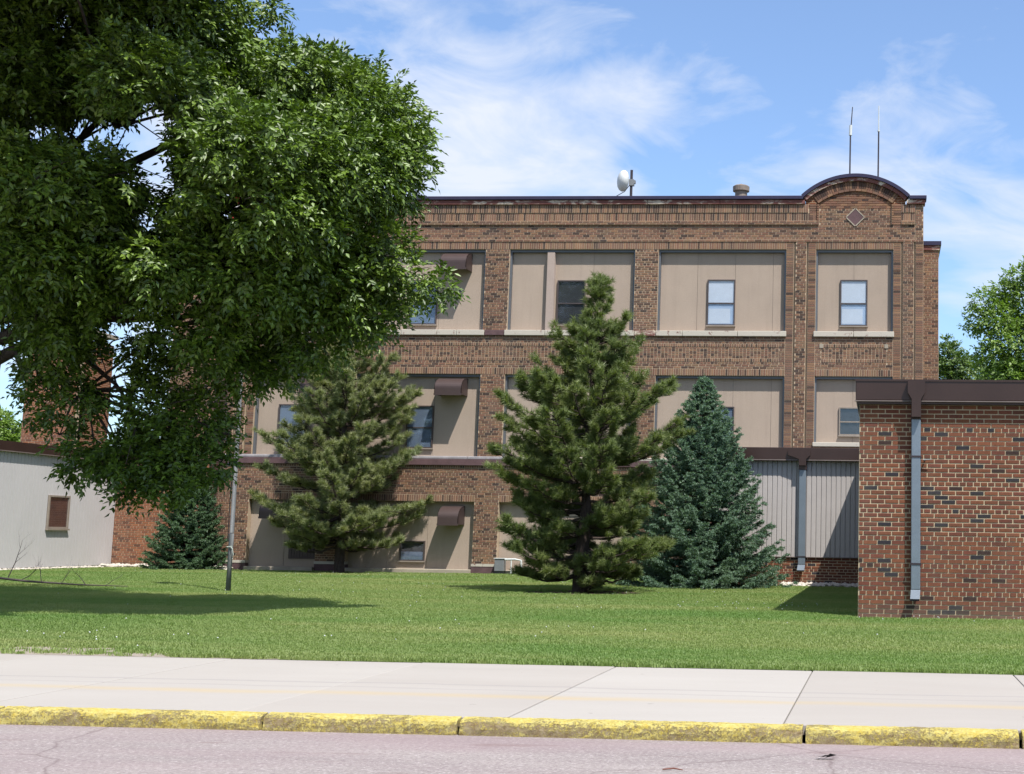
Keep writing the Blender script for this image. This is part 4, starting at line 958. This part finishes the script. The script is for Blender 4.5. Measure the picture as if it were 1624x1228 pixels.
for (px, py, r, dy, dens) in CL+[h+(None,) for h in SHADE_CLUMPS]:
    if dens is None: c = Vector((px, py, r)); R_ = dy; r = 50; dens = 1.1; full_dens = True
    else:
        c = at(px, py, YT+dy); R_ = r/S
        full_dens = px > -30 and py > -40
        if dy < -1.1: dens *= 1.2
    for layer in ((0,), (-.55,), (.55,)) if r > 60 else ((0,),):
        cc = Vector((c.x, c.y+layer[0]*R_*1.6, c.z)); rr = R_*(1 if layer[0] == 0 else .8)
        # the far and near side of the crown bulge out around the same limbs
        k_ = 1.0 if layer[0] == 0 else .78
        cc = Vector((0, 0, CAM_H)).lerp(cc, 1.0)
        n = int(690*rr*rr*dens*k_*(1.35 if full_dens else 1.0))+10
        P, U = clump_points(tuple(cc), rr, n, .85, .5)
        P = P[P[:, 2] > 1.1] if True else P; U = U[:len(P)]
        g = np.ones(len(P), bool)
        for (gc, ga, gb) in GAPS:     # openings in the crown between the limbs
            q = P-np.array(gc); wob = 1+.25*np.sin(P[:, 0]*7+P[:, 2]*5)
            g &= ~(((q[:, 0]-q[:, 1]*gc[0]/gc[1])/ga)**2+((q[:, 2]-q[:, 1]*(gc[2]-CAM_H)/gc[1])/gb)**2 < wob)
        P, U = P[g], U[g]
        if len(P) < 2: continue
        V, F = compound(P, U)
        Vs.append(V); Fs.append(F+off); off += len(V)
        centres.append((cc, rr))
np_mesh('crown', np.concatenate(Vs), np.concatenate(Fs), M_ASH, ash)
m = MB(); T0 = Vector((-14.6, 18.9, 0)); T1 = Vector((-14.4, 18.8, 2.6))
m.tube([(-14.6, 18.9, -.1), (-14.62, 18.9, .25), (-14.55, 18.85, 1.46), tuple(T1), (-14.5, 18.8, 4.5), (-14.3, 18.8, 7.5), (-14.2, 18.9, 11)], [.42, .34, .29, .27, .22, .15, .05], 12)
m.build('trunk', M_BARK, ash, smooth=True)
random.seed(3)
limb = MB()
ends = [at(470, 300, YT), at(560, 420, YT), at(330, 380, YT+.4), at(300, 100, YT-.4), at(150, 250, YT), at(120, 560, YT), at(230, 660, YT+.2), at(420, 520, YT+.2), at(80, 60, YT), at(540, 170, YT)]
for e in ends:
    st = Vector((-14.45, 18.8, random.uniform(2.6, 5.6)))
    if e.z < 4: st.z = random.uniform(2.6, 3.4)
    pts = []; rad = []
    for k in range(9):
        t = k/8; p = st.lerp(e, t)+Vector((random.gauss(0, .06), random.gauss(0, .10), math.sin(t*math.pi)*(.5 if e.z > 4 else 1.1)+random.gauss(0, .05)))
        pts.append(p); rad.append(.10*(1-t)+.014)
    limb.tube([tuple(q) for q in pts], rad, 7)
    for k in range(2, 9):
        for _ in range(2):
            q = pts[k]; d = Vector((random.gauss(.3, .5), random.gauss(0, .6), random.gauss(0.1, .6))).normalized()
            mid = q+d*.4+Vector((0, 0, .05)); limb.tube([tuple(q), tuple(mid), tuple(q+d*random.uniform(.7, 1.2)-Vector((0, 0, .12)))], [rad[k]*.45+.006, .012, .004], 5)
for (cc, rr) in centres:
    if cc.x > -13.6 and random.random() < .35:
        e = min(ends, key=lambda q: (q-cc).length); a = e.lerp(Vector((-14.45, 18.8, 4.2)), .25); mid = a.lerp(cc, .55)+Vector((0, 0, .15))
        limb.tube([tuple(a), tuple(mid), tuple(cc)], [.026, .018, .008], 5)
        for _ in range(4):
            d = Vector((random.gauss(0, 1), random.gauss(0, 1), random.gauss(-.2, .8))).normalized()*rr*.9
            limb.tube([tuple(cc), tuple(cc+d*.5+Vector((0, 0, .05))), tuple(cc+d)], [.010, .007, .003], 4)
limb.build('limb', M_BARK, ash, smooth=True)

# ---- far broadleaf trees
def broadleaf(name, base, clumps, mat, label, L_=.16, dens=1.0, group='trees beyond the buildings'):
    t = empty(name, base, label, 'tree', group); Vs, Fs, off = [], [], 0; b = Vector(base)
    lm = MB(); top = max(c[2] for c in clumps)
    lm.tube([tuple(b-Vector((0, 0, .1))), tuple(b+Vector((.05, 0, top*.4))), (b.x+.1, b.y, top*.92)], [.32, .22, .05], 9)
    for (x, y, z, r) in clumps:
        n = int(330*r*r*dens); P, U = clump_points((x, y, z), r, n, .85, .45)
        V, F = compound(P, U, 5, .30, L_, L_*.55, .15); Vs.append(V); Fs.append(F+off); off += len(V)
        a = Vector((b.x+.1, b.y, max(.5, z*.62))); lm.tube([tuple(a), tuple(a.lerp(Vector((x, y, z)), .5)+Vector((0, 0, .2))), (x, y, z)], [.09, .06, .02], 5)
    np_mesh('crown', np.concatenate(Vs), np.concatenate(Fs), mat, t); lm.build('trunk', M_BARK, t)
def cl(items, Y): 
    o = []
    for (px, py, r, dy) in items:
        p = at(px, py, Y+dy); o.append((p.x, p.y, p.z, r*(Y+dy)/2151.6))
    return o
p = at(1655, 850, 62)
broadleaf('broadleaf_tree', (p.x, 62, 0), cl([(1560, 480, 22, 0), (1590, 462, 22, .4), (1548, 510, 20, .3), (1612, 440, 20, 0), (1585, 505, 36, 0), (1630, 480, 46, .6), (1610, 550, 50, -.4), (1575, 570, 30, .2), (1660, 560, 70, 0), (1690, 470, 60, 0), (1640, 425, 18, 0), (1720, 560, 70, 1), (1680, 640, 80, 0), (1600, 620, 50, 0), (1622, 600, 40, -1)], 62),
          M_MAPLE, 'bright green broadleaf tree rising above the annex roof at the right edge', .17)
p = at(1520, 850, 70)
broadleaf('broadleaf_tree', (p.x, 70, 0), cl([(1502, 560, 20, 0), (1515, 580, 26, 0), (1540, 590, 26, 1), (1495, 600, 26, 0), (1505, 545, 12, 0), (1560, 610, 30, 0), (1520, 630, 36, 0), (1470, 640, 36, 2), (1480, 590, 24, 2)], 70),
          M_DARKLEAF, 'darker distant tree between the school corner and the bright green tree', .18, 1.1)
p = at(-10, 850, 62)
broadleaf('broadleaf_tree', (p.x, 62, 0), cl([(10, 690, 26, 0), (28, 700, 18, .5), (-15, 680, 36, 0), (-40, 660, 40, 0), (12, 720, 40, 0), (2, 665, 14, 0), (-50, 720, 50, 0)], 62),
          M_MAPLE, 'pale green distant tree at the left edge beyond the grey wing', .18)

# ---- conifers
def needle_brush(P, D, Ln, n, nl, w, spread):
    """bottle brushes: axes start P along D with length Ln; n needles each, needle length nl, width w"""
    N = len(P); t = rng.uniform(0.05, 1, (N, n, 1)); u = rng.normal(0, 1, (N, n, 3)); ax = D[:, None, :]
    rad = u-(u*ax).sum(2, keepdims=True)*ax; rad /= np.maximum(np.linalg.norm(rad, axis=2, keepdims=True), 1e-6)
    b = P[:, None, :]+ax*Ln[:, None, None]*t
    d = ax*rng.uniform(.35, 1.0, (N, n, 1))+rad*spread*rng.uniform(.6, 1.2, (N, n, 1)); d /= np.linalg.norm(d, axis=2, keepdims=True)
    s = np.cross(d, rng.normal(0, 1, (N, n, 3))); s /= np.maximum(np.linalg.norm(s, axis=2, keepdims=True), 1e-6)
    l = nl*rng.uniform(.7, 1.15, (N, n, 1)); tip = b+d*l
    V = np.stack([b-s*w*.5, b+s*w*.5, tip], 2).reshape(-1, 3); F = np.arange(len(V)).reshape(-1, 3)
    return V, F
def polyline(mb, pts, r0, r1, n=5):
    mb.tube([tuple(p) for p in pts], [r0+(r1-r0)*k/(len(pts)-1) for k in range(len(pts))], n)
def pine(name, base, H, prof, label, mat, nwh, per, brushes, nl=.13, seed=1, lean=0.0, low=.35, skew=None, nn=100, group=None, gapf=0.0):
    random.seed(seed); b = Vector(base); t = empty(name, base, label, 'tree', group); wood = MB(); A, D, LN = [], [], []
    tr = [b+Vector((lean*k/8+random.gauss(0, .02), random.gauss(0, .02), H*k/8*.985-.05)) for k in range(9)]
    wood.tube([tuple(p) for p in tr], [.15*(1-k/8.3)+.012 for k in range(9)], 9)
    def tp(z): 
        f = max(0, min(7.999, z/H*8)); i = int(f); return tr[i].lerp(tr[i+1], f-i)
    def addbrush(p, d, l): A.append(tuple(p)); D.append(tuple(Vector(d).normalized())); LN.append(l)
    for w in range(nwh):
        tt = (w+random.uniform(-.4, .4))/(nwh-1); tt = min(.985, max(0, tt)); z = low+(H-low-.15)*tt; c = tp(z); a0 = random.uniform(0, 6.28)
        n = per if tt < .8 else max(3, per-2)
        for k in range(n):
            if random.random() < gapf: continue
            a = a0+6.283*k/n+random.gauss(0, .25); r = prof(tt)*random.uniform(.5, 1.18)
            if skew: r *= 1+skew*math.cos(a)
            c = tp(max(.15, z+random.gauss(0, .11))); d = Vector((math.cos(a), math.sin(a), 0)); rise = (.10+.75*tt)*r if tt < .9 else r*1.6
            droop = -.16*r*(1-tt)
            pts = []
            for q in range(6):
                s = q/5; pts.append(c+d*(r*s)+Vector((0, 0, droop*math.sin(s*2.2)+rise*s*s))+Vector((random.gauss(0, .025), random.gauss(0, .025), random.gauss(0, .02))))
            polyline(wood, pts, .030*(1-tt)+.014, .006)
            addbrush(pts[-1]-(pts[-1]-pts[-2])*.3, (pts[-1]-pts[-2]).normalized()+Vector((0, 0, .55)), .26)
            nb = max(2, int(brushes*r))
            for q in range(nb):
                s = 1-.78*random.random()**1.1; f = min(4.999, s*5); i = int(f); p = pts[i].lerp(pts[i+1], f-i)
                sd = Vector((-d.y, d.x, 0))*random.choice((-1, 1)); ll = random.uniform(.12, .40)*(.5+.45*r)*(1.15-s*.5)*(1-.35*tt)
                e = p+(d*.75+sd*random.uniform(.3, 1.1)+Vector((0, 0, random.uniform(-.05, .55)))).normalized()*ll
                wood.tube([tuple(p), tuple(e)], [.009, .005], 4)
                addbrush(e-(e-p)*.25, (e-p).normalized()*.8+Vector((random.gauss(0, .2), random.gauss(0, .2), .45)), random.uniform(.16, .28))
                if random.random() < .5: addbrush(p.lerp(e, .5), (e-p).normalized()*.5+Vector((0, 0, .6))+sd*.3, random.uniform(.14, .22))
    topn = tp(H*.97)
    addbrush(topn, (0, 0, 1), .30)
    for k in range(5): a = k*1.26; addbrush(tp(H*.93), (math.cos(a)*.5, math.sin(a)*.5, 1), .28)
    V, F = needle_brush(np.array(A), np.array(D), np.array(LN)*.85, nn, nl, .0115, .95)
    np_mesh('crown', V, F, mat, t); wood.build('trunk', M_PBARK, t)
    return t
p2 = Vector((-6.25, 27.9, 0))
pine('pine_tree', p2, 6.75, lambda t: float(np.interp(t, (0, .12, .25, .45, .62, .77, .9, 1), (1.3, 1.6, 1.72, 1.72, 1.22, .62, .18, .02))), 'tall dense dark pine in front of the school, centre of the lawn', M_PINE, 26, 8, 16, .135, 6, lean=.22, low=.30, nn=92, gapf=.14)
p1 = Vector((-15.6, 38.45, 0))
pine('pine_tree', p1, 6.6, lambda t: float(np.interp(t, (0, .12, .3, .6, .85, 1), (1.35, 1.95, 2.1, 1.85, 1.2, .45))), 'open airy pine with bare trunk base close to the school wall', M_PINE2, 24, 7, 15, .15, 12, lean=-.1, low=.8, nn=88, gapf=.12)

def spruce(name, base, H, R_, label, mat, nwh, seed, twn=1.0, group=None):
    random.seed(seed); b = Vector(base); t = empty(name, base, label, 'tree', group); wood = MB(); A, D, LN = [], [], []
    wood.tube([tuple(b-Vector((0, 0, .05))), tuple(b+Vector((0, 0, H*.5))), tuple(b+Vector((0.02, 0, H*.99)))], [.11, .06, .008], 8)
    for w in range(nwh):
        tt = w/(nwh-1); z = .06+(H*.97)*tt**.93; rr = R_*(1-tt)**.92+.03; n = int(7+9*(1-tt)); a0 = random.uniform(0, 6.28)
        for k in range(n):
            a = a0+6.283*k/n+random.gauss(0, .12); r = rr*random.uniform(.80, 1.12); d = Vector((math.cos(a), math.sin(a), 0)); sd = Vector((-d.y, d.x, 0))
            pts = [b+Vector((0, 0, z+random.gauss(0, .03)))+d*(r*s)+Vector((0, 0, (-.20*(1-tt)*math.sin(s*2.4)+(.16+.5*tt)*s*s)*r)) for s in (0, .25, .5, .75, 1)]
            polyline(wood, pts, .016*(1-tt)+.006, .003, 4)
            nb = int((10+30*r)*twn)
            for q in range(nb):
                s = random.uniform(.18, 1.0); f = min(3.999, s*4); i = int(f); p = pts[i].lerp(pts[i+1], f-i)
                l = (.10+.20*r*(1.1-s))*random.uniform(.7, 1.3); dr = (d*.8+sd*random.choice((-1, 1))*random.uniform(.4, 1.1)+Vector((0, 0, random.uniform(-.25, .18)))).normalized()
                A.append(tuple(p)); D.append(tuple(dr)); LN.append(l)
            A.append(tuple(pts[3])); D.append(tuple((pts[4]-pts[3]).normalized())); LN.append((pts[4]-pts[3]).length*1.1)
    A.append(tuple(b+Vector((0, 0, H*.9)))); D.append((0, 0, 1)); LN.append(H*.1+.1)
    V, F = needle_brush(np.array(A), np.array(D), np.array(LN), 46, .050, .0165, 1.1)
    np_mesh('crown', V, F, mat, t); wood.build('trunk', M_PBARK, t)
spruce('spruce_tree', (-4.35, 32.2, 0), 5.0, 2.05, 'blue green spruce with branches to the ground, beside the board clad link', M_SPRUCE, 34, 14)
spruce('spruce_tree', (-20.55, 39.3, 0), 3.3, 1.22, 'small green spruce in front of the orange brick wall', M_SPRUCE2, 22, 15)

# ================================================================== GRASS AND CLOVER
def tuft(name, n, hmin, hmax, spread, mat):
    V, F = [], []
    for k in range(n):
        a = random.uniform(0, 6.283); r = spread*math.sqrt(random.random()); x, y = r*math.cos(a), r*math.sin(a); h = random.uniform(hmin, hmax); w = random.uniform(.0022, .0042)
        la = random.uniform(0, 6.283); lx, ly = math.cos(la)*h*random.uniform(.1, .7), math.sin(la)*h*random.uniform(.1, .7); sx, sy = -math.sin(la)*w, math.cos(la)*w
        i = len(V); V += [(x-sx, y-sy, 0), (x+sx, y+sy, 0), (x+lx*.4+sx*.8, y+ly*.4+sy*.8, h*.62), (x+lx*.4-sx*.8, y+ly*.4-sy*.8, h*.62), (x+lx, y+ly, h)]
        F += [(i, i+1, i+2, i+3), (i+3, i+2, i+4)]
    me = bpy.data.meshes.new(name); me.from_pydata(V, [], F); me.materials.append(mat); return bpy.data.objects.new(name, me)
def grass_mat():
    t = NT('lawn grass blade'); oi = t.n('ShaderNodeObjectInfo'); v = t.pos()
    c = t.ramp(oi.outputs['Random'], 0, 1, (0.168, 0.236, 0.056, 1), (0.240, 0.302, 0.102, 1))
    patch = t.ramp(t.noise(1.0, 5, 0.62, t.pos((0.13, 0.42, 1))), 0.34, 0.68, (0.72, 0.90, 0.74, 1), (1.38, 1.16, 1.45, 1))
    dry = t.ramp(t.noise(1.0, 4, 0.6, t.pos((0.5, 0.8, 1))), 0.62, 0.72)
    patch = t.mix(t.math('MULTIPLY', dry, 0.5), patch, (1.5, 1.12, 1.5, 1))
    c = t.mix(1.0, c, patch, 'MULTIPLY')
    b = t.bsdf(c, 0.5, 0, 0.35); tr = t.n('ShaderNodeBsdfTranslucent'); t.l(t.mix(1.0, c, (1.2, 1.35, .6, 1), 'MULTIPLY'), tr.inputs['Color'])
    w = t.n('ShaderNodeMixShader'); w.inputs[0].default_value = .38; t.l(b, w.inputs[1]); t.l(tr.outputs[0], w.inputs[2]); return t.done(w.outputs[0])
M_GRASS = grass_mat(); random.seed(31)
tcol = bpy.data.collections.new('grass tufts')
for k in range(5): tcol.objects.link(tuft('grass_tuft', 20,     .013, .030 if k < 4 else .046, .050, M_GRASS))
N = 265000
Yp = 12.27+(40.6-12.27)*rng.random(N)**1.25; X0, X1 = -0.70*Yp-3.2, 0.125*Yp+2.5; Xp = X0+(X1-X0)*rng.random(N)
keep = np.ones(N, bool)
keep &= ~((Yp > 20.45) & (Xp > -0.42) & (Yp < 34))            # annex
keep &= ~((Yp > 33.75) & (Xp > -4.4))                          # link
keep &= ~((Yp > 39.32) & (Xp > -20.1)); keep &= ~((Xp < -23.45) & (Yp > 27.4)); keep &= ~((Yp > 40.2) & (Xp < -20)); keep &= ~((Yp > 33.25+.2*np.sin(Xp*5)) & (Xp > -2.75))
dirt = (Yp < 12.80+.28*np.sin(Xp*2.3+1)+.10*np.sin(Xp*9)) & (Xp < -6.3+.3*np.sin(Yp*9)) & (rng.random(N) < .94); keep &= ~dirt
for lx, ly, lr in ((-6.2, 27.7, 1.25), (-15.6, 38.4, 1.0), (-4.35, 32.2, 1.7)):
    keep &= ~((np.hypot(Xp-lx, Yp-ly) < lr*(1+.18*np.sin(Xp*6)*np.sin(Yp*5))) & (rng.random(N) < .93))
Xp, Yp = Xp[keep], Yp[keep]
edge = 12.27+np.abs(.03*np.sin(Xp*7.1)+.03*np.sin(Xp*2.7)+.02*np.sin(Xp*17.3))
Yp = np.where(Yp < edge, edge, Yp)
me = bpy.data.meshes.new('lawn_grass'); me.vertices.add(len(Xp)); me.vertices.foreach_set('co', np.stack([Xp, Yp, np.zeros(len(Xp))], 1).astype(np.float32).ravel())
at_r = me.attributes.new('rot', 'FLOAT', 'POINT'); at_r.data.foreach_set('value', rng.uniform(0, 6.283, len(Xp)).astype(np.float32))
sc_ = rng.uniform(.75, 1.2, len(Xp))*(1+.10*np.sin(Xp*1.3+Yp*.9)); sc_ *= np.where(Yp < 12.75, 1.25, 1.0)*(1+.012*(Yp-12.3))
at_s = me.attributes.new('scl', 'FLOAT', 'POINT'); at_s.data.foreach_set('value', sc_.astype(np.float32)); me.update()
grass = bpy.data.objects.new('lawn_grass', me); link(grass); tag(grass, 'mown green grass covering the lawn up to the buildings', 'grass', kind='stuff')
ng = bpy.data.node_groups.new('grass scatter', 'GeometryNodeTree')
ng.interface.new_socket('Geometry', in_out='INPUT', socket_type='NodeSocketGeometry'); ng.interface.new_socket('Geometry', in_out='OUTPUT', socket_type='NodeSocketGeometry')
gi, go = ng.nodes.new('NodeGroupInput'), ng.nodes.new('NodeGroupOutput'); iop = ng.nodes.new('GeometryNodeInstanceOnPoints'); ci = ng.nodes.new('GeometryNodeCollectionInfo')
ci.inputs['Collection'].default_value = tcol; ci.inputs['Separate Children'].default_value = True; ci.inputs['Reset Children'].default_value = True
ar = ng.nodes.new('GeometryNodeInputNamedAttribute'); ar.data_type = 'FLOAT'; ar.inputs['Name'].default_value = 'rot'
as_ = ng.nodes.new('GeometryNodeInputNamedAttribute'); as_.data_type = 'FLOAT'; as_.inputs['Name'].default_value = 'scl'
cx = ng.nodes.new('ShaderNodeCombineXYZ'); ng.links.new(ar.outputs[0], cx.inputs['Z']); e2r = ng.nodes.new('FunctionNodeEulerToRotation'); ng.links.new(cx.outputs[0], e2r.inputs[0])
iop.inputs['Pick Instance'].default_value = True
ng.links.new(gi.outputs[0], iop.inputs['Points']); ng.links.new(ci.outputs[0], iop.inputs['Instance']); ng.links.new(e2r.outputs[0], iop.inputs['Rotation']); ng.links.new(as_.outputs[0], iop.inputs['Scale']); ng.links.new(iop.outputs[0], go.inputs[0])
md = grass.modifiers.new('scatter', 'NODES'); md.node_group = ng
# clover heads
m = MB(); random.seed(8)
def clover(x, y):
    i = len(m.v); s = random.uniform(.006, .010); z = random.uniform(.045, .075)
    m.v += [(x+s, y, z), (x-s, y, z), (x, y+s, z), (x, y-s, z), (x, y, z+s), (x, y, z-s)]
    for f in ((0, 2, 4), (2, 1, 4), (1, 3, 4), (3, 0, 4), (2, 0, 5), (1, 2, 5), (3, 1, 5), (0, 3, 5)): m.f.append(tuple(i+k for k in f)); m.c.append(None)
for cxp, cyp, sx_, sy_, n in ((at(1190, 970, 22).x, 22.6, .8, .8, 70), (-3, 20.5, 3.5, 3.5, 60), (at(150, 1012, 14).x, 14.0, .8, .25, 30), (-9, 32, 5, 3.5, 130), (-6, 25, 4, 3, 80), (-14, 36, 4, 2, 70), (-7.3, 16, 2.5, 1.6, 40), (1.4, 19.9, 1.0, .35, 50)):
    for _ in range(int(n*.4)):
        x, y = random.gauss(cxp, sx_), random.gauss(cyp, sy_)
        if y > 12.6 and not (y > 20.3 and x > -.45): clover(x, y)
o = m.build('clover_flowers', M_WHITE); tag(o, 'white clover heads dotted over the lawn', 'flowers', kind='stuff')
